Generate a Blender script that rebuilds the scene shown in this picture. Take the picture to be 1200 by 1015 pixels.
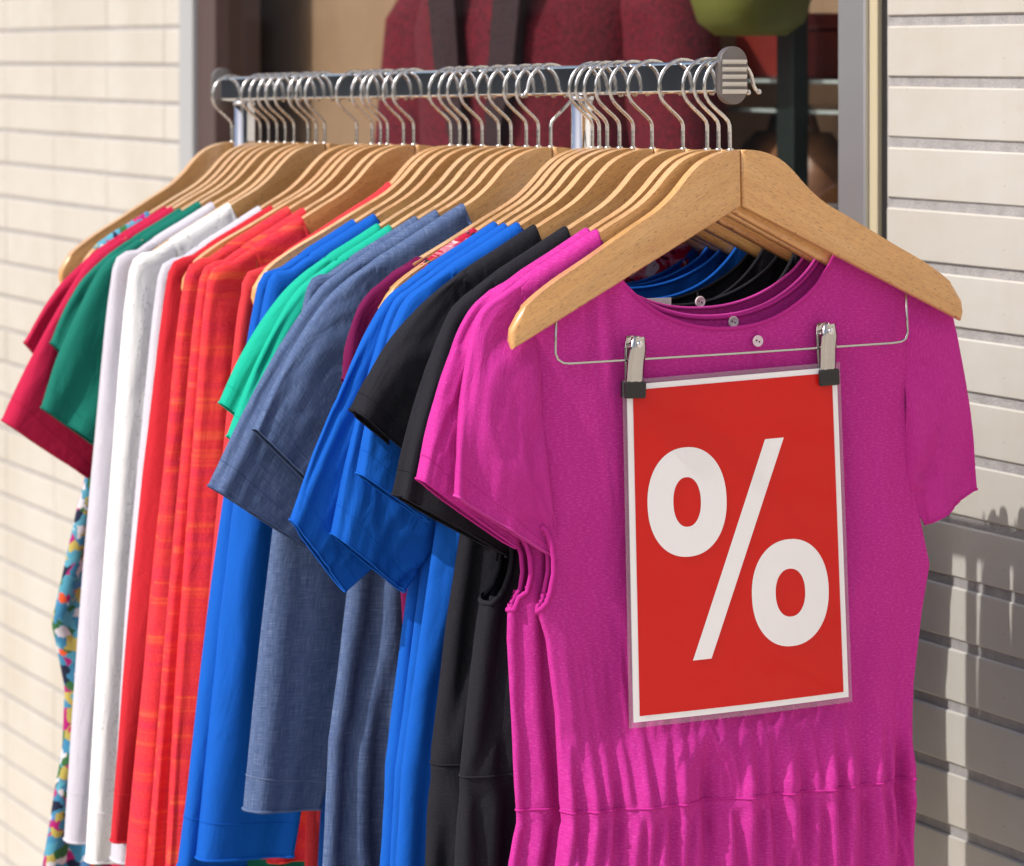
import bpy, bmesh, math, random, time
import numpy as np
from mathutils import Vector, Matrix
T_START = time.time()
R = math.radians
scene = bpy.context.scene
for o in list(bpy.data.objects): bpy.data.objects.remove(o)
C = scene.collection

# ------------------------------------------------------------------ camera
IMG_W, IMG_H, FPX, YH, CX = 1200.0, 1015.0, 4000.0, 65.0, 600.0
CAM_H = 1.78
cam_d = bpy.data.cameras.new('camera'); cam = bpy.data.objects.new('camera', cam_d); C.objects.link(cam)
cam.location = (0, 0, CAM_H); cam.rotation_euler = (R(90), 0, 0)
cam_d.sensor_width = 36; cam_d.sensor_fit = 'HORIZONTAL'; cam_d.lens = 36 * FPX / IMG_W
cam_d.shift_y = -(IMG_H / 2 - YH) / IMG_W
cam_d.clip_start = .05; cam_d.clip_end = 500
cam_d.dof.use_dof = True; cam_d.dof.focus_distance = 3.2; cam_d.dof.aperture_fstop = 11
scene.camera = cam

# ------------------------------------------------------------------ light
ALPHA = math.atan((CX + 1240) / FPX)                 # bearing of rail and shop wall
SA, CA = math.sin(ALPHA), math.cos(ALPHA)
SUN_EL, SUN_D = R(46), R(3)
hx = math.cos(SUN_D) * CA - math.sin(SUN_D) * SA     # horizontal direction in which the light travels
hy = math.cos(SUN_D) * SA + math.sin(SUN_D) * CA
sun_d = bpy.data.lights.new('sun', 'SUN'); sun = bpy.data.objects.new('sun', sun_d); C.objects.link(sun)
sun_d.energy = 3.1; sun_d.angle = R(.53); sun_d.color = (1, .97, .925)
sun.rotation_euler = Vector((hx * math.cos(SUN_EL), hy * math.cos(SUN_EL), -math.sin(SUN_EL))).to_track_quat('-Z', 'Y').to_euler()
sun.location = (-4, -2, 6)
world = bpy.data.worlds.new('World'); scene.world = world; world.use_nodes = True
wn = world.node_tree.nodes; wl = world.node_tree.links
sky = wn.new('ShaderNodeTexSky'); sky.sky_type = 'NISHITA'; sky.sun_disc = False; sky.dust_density = 4.0; sky.air_density = 1.0
sky.sun_elevation = SUN_EL; sky.sun_rotation = math.atan2(-hx, -hy)
bg = wn['Background']; bg.inputs[1].default_value = .15
wl.new(sky.outputs[0], bg.inputs[0])
scene.view_settings.view_transform = 'Standard'; scene.view_settings.look = 'None'
scene.view_settings.gamma = 1; scene.view_settings.exposure = 0.14
scene.view_settings.use_curve_mapping = False

# ------------------------------------------------------------------ placing: the rail frame
X0, Y0 = .208, 3.226
RAIL_Z0, RAIL_SLOPE, RAIL_L = CAM_H - .02, -.0175, 1.416
DROP = .069                                          # rail axis to top of hanger
WALL_D = .49                                         # rail axis to shop wall
def peak_z(t): return RAIL_Z0 + RAIL_SLOPE * t - DROP
def peak(t): return Vector((X0 - SA * t, Y0 + CA * t, peak_z(t)))
def inv(px, py, t, yaw=0.):                          # pixel -> (u, z) in the plane of the hanger at rail position t
    dx, dy = math.cos(ALPHA + yaw), math.sin(ALPHA + yaw)
    bx, by = X0 - SA * t, Y0 + CA * t
    k = (px - CX) / FPX
    u = (k * by - bx) / (dx - k * dy)
    return u, CAM_H - (py - YH) * (by + u * dy) / FPX - peak_z(t)
def wall_t(px, d=WALL_D):
    k = (px - CX) / FPX
    return (X0 + CA * d - k * (Y0 + SA * d)) / (SA + k * CA)
def wall_scale(px, d=WALL_D):
    return FPX / (Y0 + SA * d + CA * wall_t(px, d))
def wall_z(px, py, d=WALL_D): return CAM_H - (py - YH) / wall_scale(px, d)

# ------------------------------------------------------------------ helpers
def tag(o, label, cat, group=None, kind=None):
    if label: o['label'] = label
    if cat: o['category'] = cat
    if group: o['group'] = group
    if kind: o['kind'] = kind
    return o
def thing(name, label, cat, loc=(0, 0, 0), rot=(0, 0, 0), group=None):
    o = bpy.data.objects.new(name, None); C.objects.link(o)
    o.empty_display_size = .05; o.location = loc; o.rotation_euler = rot
    return tag(o, label, cat, group)
def obj(name, me, m, parent=None, loc=None, rot=None):
    o = bpy.data.objects.new(name, me); C.objects.link(o)
    if m and not me.materials: me.materials.append(m)
    if parent: o.parent = parent
    if loc is not None: o.location = loc
    if rot is not None: o.rotation_euler = rot
    return o
def bm_mesh(name, bm, smooth=False):
    bmesh.ops.recalc_face_normals(bm, faces=bm.faces)
    me = bpy.data.meshes.new(name); bm.to_mesh(me); bm.free()
    if smooth: me.shade_smooth()
    return me
def box_mesh(name, x0, x1, y0, y1, z0, z1, bev=0., seg=1):
    bm = bmesh.new(); bmesh.ops.create_cube(bm, size=1)
    for v in bm.verts:
        v.co = Vector((x0 + (v.co.x + .5) * (x1 - x0), y0 + (v.co.y + .5) * (y1 - y0), z0 + (v.co.z + .5) * (z1 - z0)))
    if bev: bmesh.ops.bevel(bm, geom=bm.edges[:], offset=bev, segments=seg, affect='EDGES', profile=.5)
    return bm_mesh(name, bm)
def add_tube(bm, pts, r, n=8, closed=False, caps=True):
    pts = [Vector(p) for p in pts]; m = len(pts); rings = []
    rr = r if hasattr(r, '__len__') else [r] * m
    ref = None
    for i, p in enumerate(pts):
        a = pts[(i - 1) % m] if (closed or i > 0) else p
        b = pts[(i + 1) % m] if (closed or i < m - 1) else p
        d = (b - a).normalized()
        if ref is None:
            ref = Vector((0, 0, 1)) if abs(d.z) < .9 else Vector((1, 0, 0))
        s = d.cross(ref)
        if s.length < 1e-5: s = d.orthogonal()
        s.normalize(); ref = s.cross(d).normalized()
        rings.append([bm.verts.new(p + (s * math.cos(k * 2 * math.pi / n) + ref * math.sin(k * 2 * math.pi / n)) * rr[i]) for k in range(n)])
    for i in range(m if closed else m - 1):
        A, B = rings[i], rings[(i + 1) % m]
        for k in range(n): bm.faces.new((A[k], A[(k + 1) % n], B[(k + 1) % n], B[k]))
    if caps and not closed:
        bm.faces.new(rings[0][::-1]); bm.faces.new(rings[-1])
def tube_mesh(name, pts, r, n=8, closed=False):
    bm = bmesh.new(); add_tube(bm, pts, r, n, closed); return bm_mesh(name, bm, True)
def prism_mesh(name, poly, axis, a0, a1, bev=0, seg=2):      # poly in (p,q); axis 'y': (p,a,q), 'x': (a,p,q)
    bm = bmesh.new()
    def P(p, q, a): return (p, a, q) if axis == 'y' else ((a, p, q) if axis == 'x' else (p, q, a))
    A = [bm.verts.new(P(p, q, a0)) for p, q in poly]; B = [bm.verts.new(P(p, q, a1)) for p, q in poly]
    f0 = bm.faces.new(A); f1 = bm.faces.new(B[::-1]); n = len(poly)
    for i in range(n): bm.faces.new((A[i], B[i], B[(i + 1) % n], A[(i + 1) % n]))
    if bev:
        es = list(f0.edges) + list(f1.edges)
        bmesh.ops.bevel(bm, geom=es, offset=bev, segments=seg, affect='EDGES', profile=.5)
    return bm_mesh(name, bm)
def smooth_by_angle(me, deg=35):
    me.shade_smooth(); me.set_sharp_from_angle(angle=R(deg))
def bez(p0, p1, p2, n):
    return [tuple((1 - s) ** 2 * p0[k] + 2 * s * (1 - s) * p1[k] + s * s * p2[k] for k in range(len(p0))) for s in np.linspace(0, 1, n)]

# ------------------------------------------------------------------ materials
def new_mat(name):
    m = bpy.data.materials.new(name); m.use_nodes = True
    return m, m.node_tree.nodes, m.node_tree.links, m.node_tree.nodes['Principled BSDF']
def plain(name, col, rough=.5, metal=0., **kw):
    m, n, l, b = new_mat(name)
    b.inputs['Base Color'].default_value = (*col, 1); b.inputs['Roughness'].default_value = rough; b.inputs['Metallic'].default_value = metal
    for k, v in kw.items(): b.inputs[k.replace('_', ' ')].default_value = v
    return m
def nd(n, t, **kw):
    x = n.new(t)
    for k, v in kw.items(): setattr(x, k, v)
    return x
def noise_node(n, l, vec, scale, detail=3., rough=.55, dist=0.):
    t = n.new('ShaderNodeTexNoise'); t.inputs['Scale'].default_value = scale; t.inputs['Detail'].default_value = detail
    t.inputs['Roughness'].default_value = rough; t.inputs['Distortion'].default_value = dist
    l.new(vec, t.inputs['Vector']); return t.outputs['Fac']
def mapping(n, l, vec, scale, loc=(0, 0, 0), rot=(0, 0, 0)):
    t = n.new('ShaderNodeMapping'); t.inputs['Scale'].default_value = scale; t.inputs['Location'].default_value = loc; t.inputs['Rotation'].default_value = rot
    l.new(vec, t.inputs['Vector']); return t.outputs[0]
def ramp(n, l, fac, stops, interp='LINEAR'):
    t = n.new('ShaderNodeValToRGB'); t.color_ramp.interpolation = interp
    e = t.color_ramp.elements
    while len(e) < len(stops): e.new(.5)
    for k, (p, c) in enumerate(stops): e[k].position = p; e[k].color = (*c, 1) if len(c) == 3 else c
    l.new(fac, t.inputs[0]); return t.outputs[0]
def mix(n, l, fac, a, b, mode='MIX'):
    t = n.new('ShaderNodeMix'); t.data_type = 'RGBA'; t.blend_type = mode
    for sock, v in ((t.inputs[0], fac), (t.inputs[6], a), (t.inputs[7], b)):
        if isinstance(v, (int, float)): sock.default_value = v
        elif isinstance(v, (tuple, list)): sock.default_value = (*v, 1)
        else: l.new(v, sock)
    return t.outputs[2]
def bump(n, l, h, strength, dist, b, prev=None):
    t = n.new('ShaderNodeBump'); t.inputs['Strength'].default_value = strength; t.inputs['Distance'].default_value = dist
    l.new(h, t.inputs['Height'])
    if prev is not None: l.new(prev, t.inputs['Normal'])
    l.new(t.outputs[0], b.inputs['Normal']); return t.outputs[0]
def sc(c, f): return tuple(min(1, x * f) for x in c)

def fabric(name, col, kind='jersey', col2=None, fuzz=.5):
    m, n, l, b = new_mat(name)
    uv = n.new('ShaderNodeTexCoord').outputs['UV']       # metres on the cloth
    oi = n.new('ShaderNodeObjectInfo')
    off = n.new('ShaderNodeVectorMath'); off.operation = 'MULTIPLY_ADD'
    comb = n.new('ShaderNodeCombineXYZ'); l.new(oi.outputs['Random'], comb.inputs[0]); l.new(oi.outputs['Random'], comb.inputs[1])
    off.inputs[1].default_value = (7.3, 3.1, 0); l.new(comb.outputs[0], off.inputs[0]); l.new(uv, off.inputs[2])
    uv = off.outputs[0]
    b.inputs['Roughness'].default_value = .88
    b.inputs['Sheen Weight'].default_value = .05 if max(col) < .05 else .2; b.inputs['Sheen Roughness'].default_value = .45
    b.inputs['Sheen Tint'].default_value = (*sc(col, 1.5), 1)
    b.inputs['Specular IOR Level'].default_value = .18
    slub = noise_node(n, l, mapping(n, l, uv, (240, 700, 1)), 1., 3., .6)
    yarn = noise_node(n, l, mapping(n, l, uv, (900, 900, 1)), 1., 2., .6)
    blot = noise_node(n, l, uv, 14., 3., .6)
    if kind == 'chambray':
        warp = noise_node(n, l, mapping(n, l, uv, (1300, 45, 1)), 1., 3., .65)
        weft = noise_node(n, l, mapping(n, l, uv, (45, 1300, 1)), 1., 3., .65)
        add = n.new('ShaderNodeMath'); add.operation = 'ADD'; l.new(warp, add.inputs[0]); l.new(weft, add.inputs[1])
        half = n.new('ShaderNodeMath'); half.operation = 'MULTIPLY'; half.inputs[1].default_value = .5; l.new(add.outputs[0], half.inputs[0])
        c = ramp(n, l, half.outputs[0], [(.33, sc(col, .6)), (.5, col), (.68, col2)])
        c = mix(n, l, blot, c, sc(col, .8), 'MIX') if False else c
        h = half.outputs[0]; bs, bd = .6, .0006
    elif kind == 'stripe':
        w = noise_node(n, l, mapping(n, l, uv, (1.2, 75, 1)), 1., 2., .5)
        w2 = noise_node(n, l, mapping(n, l, uv, (2.5, 300, 1), (3, 9, 0)), 1., 2., .55)
        a = n.new('ShaderNodeMath'); a.operation = 'MULTIPLY_ADD'; a.inputs[1].default_value = .45; l.new(w2, a.inputs[0]); l.new(w, a.inputs[2])
        c = ramp(n, l, a.outputs[0], [(.50, (.55, .012, .05)), (.66, (.62, .018, .038)), (.82, (.68, .03, .034)), (.93, (.76, .10, .03)), (.97, (.66, .03, .10))])
        c = mix(n, l, ramp(n, l, slub, [(.35, (0, 0, 0)), (.7, (.35, .35, .35))]), c, (.85, .12, .12))
        h = yarn; bs, bd = .35, .0006
    elif kind == 'floral':
        wn_ = n.new('ShaderNodeTexNoise'); wn_.inputs['Scale'].default_value = 70.; wn_.inputs['Detail'].default_value = 2.; l.new(uv, wn_.inputs['Vector'])
        wa = n.new('ShaderNodeVectorMath'); wa.operation = 'MULTIPLY_ADD'; wa.inputs[1].default_value = (.022, .022, 0); l.new(wn_.outputs['Color'], wa.inputs[0]); l.new(uv, wa.inputs[2]); uv = wa.outputs[0]
        vor = n.new('ShaderNodeTexVoronoi'); vor.inputs['Scale'].default_value = 85.; l.new(uv, vor.inputs['Vector'])
        vd = n.new('ShaderNodeTexVoronoi'); vd.inputs['Scale'].default_value = 36.; l.new(mapping(n, l, uv, (1, 1, 1), (.7, .2, 0)), vd.inputs['Vector'])
        sep = n.new('ShaderNodeSeparateColor'); l.new(vor.outputs['Color'], sep.inputs[0])
        c1 = ramp(n, l, sep.outputs[0], [(0, (.05, .22, .38)), (.2, (.08, .30, .42)), (.34, (.45, .36, .09)), (.46, (.04, .14, .05)), (.6, (.38, .015, .15)), (.72, (.62, .58, .62)), (.84, (.10, .34, .46)), (.93, (.015, .02, .05))], 'CONSTANT')
        sep2 = n.new('ShaderNodeSeparateColor'); l.new(vd.outputs['Color'], sep2.inputs[0])
        c2 = ramp(n, l, sep2.outputs[0], [(0, (.75, .10, .03)), (.3, (.5, .012, .13)), (.55, (.06, .25, .10)), (.8, (.08, .22, .45))], 'CONSTANT')
        sel = ramp(n, l, vd.outputs['Distance'], [(.22, (1, 1, 1)), (.26, (0, 0, 0))])
        c = mix(n, l, sel, c1, c2); h = yarn; bs, bd = .3, .0005
        b.inputs['Sheen Tint'].default_value = (1, 1, 1, 1); b.inputs['Sheen Weight'].default_value = .1
    elif kind == 'print':
        v1 = noise_node(n, l, uv, 55., 2., .5, 1.2); v2 = noise_node(n, l, mapping(n, l, uv, (1, 1, 1), (4, 2, 0)), 80., 2., .5, .8)
        c = ramp(n, l, v1, [(.40, (.02, .02, .03)), (.45, (.5, .02, .06)), (.55, (.55, .22, .28)), (.6, (.65, .6, .6))])
        c = mix(n, l, ramp(n, l, v2, [(.52, (0, 0, 0)), (.56, (1, 1, 1))]), c, (.42, .01, .04)); h = yarn; bs, bd = .3, .0005
    elif kind == 'lace':
        vor = n.new('ShaderNodeTexVoronoi'); vor.inputs['Scale'].default_value = 170.; l.new(uv, vor.inputs['Vector'])
        band = n.new('ShaderNodeTexWave'); band.wave_type = 'BANDS'; band.bands_direction = 'X'; band.inputs['Scale'].default_value = 9.; band.inputs['Distortion'].default_value = 1.5
        l.new(uv, band.inputs['Vector'])
        hole = ramp(n, l, vor.outputs['Distance'], [(.16, (0, 0, 0)), (.3, (1, 1, 1))])
        gate = ramp(n, l, band.outputs['Fac'], [(.25, (1, 1, 1)), (.45, (0, 0, 0))])
        h = mix(n, l, gate, hole, (1, 1, 1)); c = mix(n, l, h, sc(col, .80), col)
        hb = n.new('ShaderNodeRGBToBW'); l.new(h, hb.inputs[0]); h = hb.outputs[0]; bs, bd = .55, .0015
    elif kind == 'rib':
        rib = n.new('ShaderNodeTexWave'); rib.bands_direction = 'X'; rib.inputs['Scale'].default_value = 130.; rib.inputs['Distortion'].default_value = .6; rib.inputs['Detail'].default_value = 1.
        l.new(uv, rib.inputs['Vector']); h = rib.outputs['Fac']; bs, bd = .5, .0008
        c = mix(n, l, ramp(n, l, slub, [(.3, (0, 0, 0)), (.7, (1, 1, 1))]), sc(col, .9), sc(col, 1.1))
    else:                                                # knitted jersey with slubs and lint
        c2 = col2 or sc(col, 1.22)
        v = n.new('ShaderNodeMath'); v.operation = 'MULTIPLY_ADD'; v.inputs[1].default_value = .6; l.new(slub, v.inputs[0])
        v2 = n.new('ShaderNodeMath'); v2.operation = 'MULTIPLY'; v2.inputs[1].default_value = .4; l.new(yarn, v2.inputs[0]); l.new(v2.outputs[0], v.inputs[2])
        c = ramp(n, l, v.outputs[0], [(.30, sc(col, 1 - .22 * fuzz)), (.5, col), (.70, tuple(col[k] + (c2[k] - col[k]) * min(1, fuzz * 1.5) for k in range(3)))])
        h = yarn; bs, bd = .35 * fuzz + .12, .0006
    c = mix(n, l, ramp(n, l, blot, [(.3, (0, 0, 0)), (.7, (.22, .22, .22))]), c, sc(col, .8) if kind not in ('stripe', 'floral', 'print', 'chambray') else c)
    l.new(c, b.inputs['Base Color'])
    wr = noise_node(n, l, mapping(n, l, uv, (32, 11, 1)), 1., 4., .6, .6)
    cr = noise_node(n, l, mapping(n, l, uv, (24, 13, 1), (2, 5, 0), (0, 0, .5)), 1., 3., .5, 1.4)
    n0 = bump(n, l, cr, .22, .010, b)
    n1 = bump(n, l, wr, .3, .003, b, n0)
    bump(n, l, h, bs, bd, b, n1)
    return m

def make_wood():
    m, n, l, b = new_mat('varnished_beech')
    uv = n.new('ShaderNodeTexCoord').outputs['UV']
    oi = n.new('ShaderNodeObjectInfo')
    comb = n.new('ShaderNodeCombineXYZ'); l.new(oi.outputs['Random'], comb.inputs[0]); l.new(oi.outputs['Random'], comb.inputs[1])
    off = n.new('ShaderNodeVectorMath'); off.operation = 'MULTIPLY_ADD'; off.inputs[1].default_value = (5.1, 1.7, 0)
    l.new(comb.outputs[0], off.inputs[0]); l.new(uv, off.inputs[2]); v = off.outputs[0]
    big = noise_node(n, l, mapping(n, l, v, (5, 42, 1)), 1., 4., .6, .5)
    fine = noise_node(n, l, mapping(n, l, v, (40, 520, 1)), 1., 3., .6)
    fleck = noise_node(n, l, mapping(n, l, v, (170, 1100, 1)), 1., 1., .5)
    c = ramp(n, l, big, [(.3, (.68, .35, .11)), (.5, (.77, .43, .155)), (.7, (.82, .50, .205))])
    c = mix(n, l, ramp(n, l, fine, [(.35, (0, 0, 0)), (.7, (.4, .4, .4))]), c, (.47, .225, .08))
    c = mix(n, l, ramp(n, l, fleck, [(.60, (0, 0, 0)), (.68, (.75, .75, .75))]), c, (.34, .145, .05))
    tone = ramp(n, l, oi.outputs['Random'], [(0, (.86, .84, .82)), (.5, (1, 1, 1)), (1, (1.0, .93, .86))])
    c = mix(n, l, 1., c, tone, 'MULTIPLY')
    l.new(c, b.inputs['Base Color'])
    b.inputs['Roughness'].default_value = .32; b.inputs['Coat Weight'].default_value = 1.; b.inputs['Coat Roughness'].default_value = .36
    bump(n, l, fine, .08, .0005, b)
    return m
M_WOOD = make_wood()
M_CHROME = plain('polished_chrome', (.74, .74, .76), .06, 1.)
def brushed():
    m, n, l, b = new_mat('hook_wire'); co = n.new('ShaderNodeTexCoord').outputs['Object']
    f = noise_node(n, l, co, 260., 3.)
    l.new(ramp(n, l, f, [(.3, (.52, .50, .48)), (.7, (.72, .70, .68))]), b.inputs['Base Color'])
    r = ramp(n, l, f, [(.3, (.16,) * 3), (.7, (.30,) * 3)]); l.new(r, b.inputs['Roughness']); b.inputs['Metallic'].default_value = 1
    return m
M_WIRE = brushed()
M_CAP = plain('cap_plastic', (.17, .15, .145), .38, .55)
M_CAPRIB = plain('cap_rib', (.62, .60, .57), .3, .7)
M_RUBBER = plain('black_rubber', (.012, .012, .013), .45)
M_CLEAR = plain('clear_plastic', (.9, .9, .92), .15, 0., Transmission_Weight=.75, IOR=1.4)
M_PAD = plain('anti_slip_strip', (.55, .44, .38), .7)
M_BUTTON = plain('pearly_button', (.75, .62, .68), .3)
M_THREAD = plain('button_hole', (.12, .02, .07), .8)
M_LABEL = plain('care_label', (.75, .74, .76), .6)

# =================================================================== SETTING
def ground_mat():
    m, n, l, b = new_mat('paving'); co = n.new('ShaderNodeTexCoord').outputs['Object']
    f = noise_node(n, l, co, 6., 5.); f2 = noise_node(n, l, co, 180., 3.)
    c = ramp(n, l, f, [(.3, (.56, .48, .385)), (.7, (.62, .535, .435))])
    l.new(mix(n, l, ramp(n, l, f2, [(.4, (0, 0, 0)), (.7, (.5, .5, .5))]), c, (.22, .21, .19)), b.inputs['Base Color'])
    b.inputs['Roughness'].default_value = .9; bump(n, l, f2, .3, .003, b); return m
g = bpy.data.meshes.new('ground'); g.from_pydata([(-150, -150, 0), (150, -150, 0), (150, 150, 0), (-150, 150, 0)], [], [(0, 1, 2, 3)])
tag(obj('ground', g, ground_mat()), None, None, kind='structure')

# ---- shop front: local x = into the building, local y = along the wall (away from the camera)
WO = (X0 + CA * WALL_D, Y0 + SA * WALL_D, 0)
shop = thing('shop_building', 'cream tiled shop front with a large display window behind the rack', 'building', WO, (0, 0, ALPHA))
T_R0, T_R1 = wall_t(1040), wall_t(213)              # window opening in the tiled wall
def tile_mat():
    m, n, l, b = new_mat('cream_glazed_tile'); co = n.new('ShaderNodeTexCoord').outputs['Object']; oi = n.new('ShaderNodeObjectInfo')
    f = noise_node(n, l, mapping(n, l, co, (1, 3, 9)), 5., 5., .6, .3)
    rnd = ramp(n, l, oi.outputs['Random'], [(0, (.52, .495, .45)), (.5, (.55, .525, .48)), (1, (.54, .52, .48))])
    c = mix(n, l, ramp(n, l, f, [(.35, (0, 0, 0)), (.75, (.6, .6, .6))]), rnd, (.51, .475, .415))
    sp = noise_node(n, l, mapping(n, l, co, (1, 1, 1), (3, 1, 7)), 85., 2.)
    c = mix(n, l, ramp(n, l, sp, [(.68, (0, 0, 0)), (.76, (.6, .6, .6))]), c, (.32, .28, .22))
    st = noise_node(n, l, mapping(n, l, n.new('ShaderNodeNewGeometry').outputs['Position'], (1, 1, .55)), 3.2, 5., .65)
    c = mix(n, l, ramp(n, l, st, [(.42, (0, 0, 0)), (.72, (.5, .5, .5))]), c, (.42, .375, .30))
    l.new(c, b.inputs['Base Color']); b.inputs['Roughness'].default_value = .42; b.inputs['Specular IOR Level'].default_value = .4
    bump(n, l, noise_node(n, l, co, 22., 3.), .12, .004, b); return m
def mortar_mat():
    m, n, l, b = new_mat('grey_mortar'); co = n.new('ShaderNodeTexCoord').outputs['Object']
    f = noise_node(n, l, co, 38., 5., .7); f2 = noise_node(n, l, co, 300., 2.)
    c = ramp(n, l, f, [(.3, (.28, .265, .26)), (.55, (.37, .35, .345)), (.75, (.43, .395, .36))])
    l.new(c, b.inputs['Base Color']); b.inputs['Roughness'].default_value = .95; bump(n, l, f2, .6, .002, b); return m
M_TILE, M_MORTAR = tile_mat(), mortar_mat()
zj = wall_z(1115, 23.6); PITCH = 73. / wall_scale(1115)
zjl = wall_z(100, 34.6); PITCHL = 41.7 / wall_scale(100)
TW = abs(wall_t(65) - wall_t(194)) / 2
JH = .0112
def wall_backing(name, y0, y1, z0, z1):
    return obj(name, box_mesh(name, .0, .088, y0, y1, z0, z1), M_MORTAR, shop)
wallR = wall_backing('wall', T_R0 - 4.0, T_R0, 0, 4.0)
wallL = wall_backing('wall', T_R1, T_R1 + 6.0, 0, 4.0)
wall_backing('wall', T_R0, T_R1, 3.6, 4.0); wall_backing('wall', T_R0, T_R1, 0, .45)
def tile_mesh(w, h):
    return box_mesh('tile', 0, .0075, -w / 2, w / 2, -h / 2, h / 2, .0018, 1)
def tiles(parent, ya, yb, edge_first, zj, pitch, zlo, zhi, jh, vj=.003, proud=.0028):
    """column edges start at edge_first and step by TW; the ones in view are objects, the rest one mesh"""
    full = tile_mesh(TW - vj, pitch - jh); rest = bmesh.new()
    cols = []; e = edge_first
    while e > ya + 1e-4: e -= TW
    while e < yb - 1e-4:
        cols.append((max(e, ya), min(e + TW, yb))); e += TW
    k0 = int(math.floor((0.02 - zj) / pitch)); k1 = int((3.98 - zj) / pitch)
    for (c0, c1) in cols:
        if c1 - c0 < .012: continue
        part = (c1 - c0) < TW - 1e-3
        near = c0 < zhi[1] and c1 > zhi[0]
        pm = tile_mesh(c1 - c0 - vj, pitch - jh) if part else full
        for k in range(k0, k1):
            zc = zj + (k + .5) * pitch
            if zc - pitch / 2 < 0: continue
            loc = (-proud + random.uniform(-.0005, .0005), (c0 + c1) / 2, zc)
            if near and zlo < zc < 1.95:
                o = obj('tile', pm, M_TILE, parent, loc, (random.uniform(-.002, .002), 0, random.uniform(-.003, .003)))
            else:
                ret = bmesh.ops.create_cube(rest, size=1)
                for v in ret['verts']: v.co = Vector((loc[0] + (v.co.x + .5) * .0075, loc[1] + v.co.y * (c1 - c0 - vj), zc + v.co.z * (pitch - jh)))
    o = obj('tile_rows', bm_mesh('tile_rows', rest), M_TILE, parent); o['kind'] = 'stuff'
random.seed(4)
tiles(wallL, T_R1 + .002, T_R1 + 6.0, wall_t(194), zjl, PITCHL, 0, (T_R1, wall_t(-40)), .0072, .0050, .0030)
tiles(wallR, T_R0 - 4.0, T_R0 - .002, wall_t(1040) - TW * 1.0, zj, PITCH, .5, (wall_t(1260), T_R0), JH)

# ---- display window
M_ALU = plain('satin_aluminium', (.50, .50, .51), .42, .85)
M_ALU_PALE = plain('pale_grey_frame', (.42, .43, .44), .5, .2)
M_BROWN = plain('dark_brown_frame', (.075, .045, .042), .45)
M_BLACKGAP = plain('black_sealant', (.012, .011, .011), .6)
M_TILEREFL = plain('cream_tile_reflection', (.52, .45, .30), .45)
wz0, wz1 = .45, 3.6
ya, yb, yc = wall_t(1031.5), wall_t(1022), wall_t(990)
win = obj('window_frame', box_mesh('window_frame', -.010, .09, yb + .001, yc, wz0, wz1, .002), M_ALU, shop)
obj('sealant_joint', box_mesh('sealant_joint', .002, .05, T_R0 + .001, ya, wz0, wz1), M_BLACKGAP, shop)
obj('reflection_strip', box_mesh('reflection_strip', -.004, .05, ya + .0005, yb, wz0, wz1, .001), M_TILEREFL, shop)  # cream colour paints the tiles' reflection in the polished frame metal
ym, yn = wall_t(228.5), wall_t(249)
obj('window_frame', box_mesh('window_frame', -.006, .09, ym, T_R1 - .001, wz0, wz1, .002), M_ALU_PALE, shop)
obj('window_frame', box_mesh('window_frame', .004, .09, yn, ym - .001, wz0, wz1, .002), M_BROWN, shop)
obj('window_sill', box_mesh('window_sill', -.05, .09, yc + .001, yn - .001, .45, .49, .003), M_ALU, shop)
obj('window_head', box_mesh('window_head', -.006, .09, yc + .001, yn - .001, 3.55, 3.6, .003), M_ALU, shop)
def glass_mat():
    m, n, l, b = new_mat('window_glass'); n.remove(b); out = n['Material Output']
    tr = n.new('ShaderNodeBsdfTransparent'); tr.inputs[0].default_value = (.90, .92, .91, 1)
    gl = n.new('ShaderNodeBsdfGlossy'); gl.inputs['Roughness'].default_value = .015
    lw = n.new('ShaderNodeLayerWeight'); lw.inputs['Blend'].default_value = .5
    pw_ = n.new('ShaderNodeMath'); pw_.operation = 'POWER'; pw_.inputs[1].default_value = 5; l.new(lw.outputs['Facing'], pw_.inputs[0])
    fr = n.new('ShaderNodeMath'); fr.operation = 'MULTIPLY_ADD'; fr.inputs[1].default_value = .9; fr.inputs[2].default_value = .06; l.new(pw_.outputs[0], fr.inputs[0])
    ms = n.new('ShaderNodeMixShader'); l.new(fr.outputs[0], ms.inputs[0]); l.new(tr.outputs[0], ms.inputs[1]); l.new(gl.outputs[0], ms.inputs[2]); l.new(ms.outputs[0], out.inputs[0])
    return m
gp = bpy.data.meshes.new('glass_pane'); gp.from_pydata([(.03, yc, .49), (.03, yn, .49), (.03, yn, 3.55), (.03, yc, 3.55)], [], [(0, 3, 2, 1)])
obj('glass_pane', gp, glass_mat(), shop)

# ---- what stands behind the glass
def bsurf(name, col, col2, scale, rough=.8, dist=.004, stretch=(1, 1, 1)):
    m, n, l, b = new_mat(name); co = mapping(n, l, n.new('ShaderNodeTexCoord').outputs['Object'], stretch)
    f = noise_node(n, l, co, scale, 4., .6); l.new(ramp(n, l, f, [(.32, col), (.68, col2)]), b.inputs['Base Color'])
    b.inputs['Roughness'].default_value = rough; bump(n, l, f, .5, dist, b); return m
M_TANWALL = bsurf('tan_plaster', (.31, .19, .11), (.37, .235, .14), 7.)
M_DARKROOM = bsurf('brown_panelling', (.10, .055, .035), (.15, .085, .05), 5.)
M_COAT = bsurf('red_boucle_wool', (.06, .003, .008), (.22, .007, .024), 150., .95, .006)
M_COATDARK = bsurf('dark_lapel_wool', (.02, .008, .012), (.05, .015, .02), 120.)
M_LEATHER = bsurf('brown_leather', (.16, .06, .025), (.24, .10, .04), 30., .45)
M_TANLEATHER = bsurf('ochre_leather', (.26, .13, .03), (.34, .18, .05), 25., .5)
M_LAMPGREEN = bsurf('lime_lampshade', (.15, .16, .02), (.20, .21, .03), 8., .6)
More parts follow.
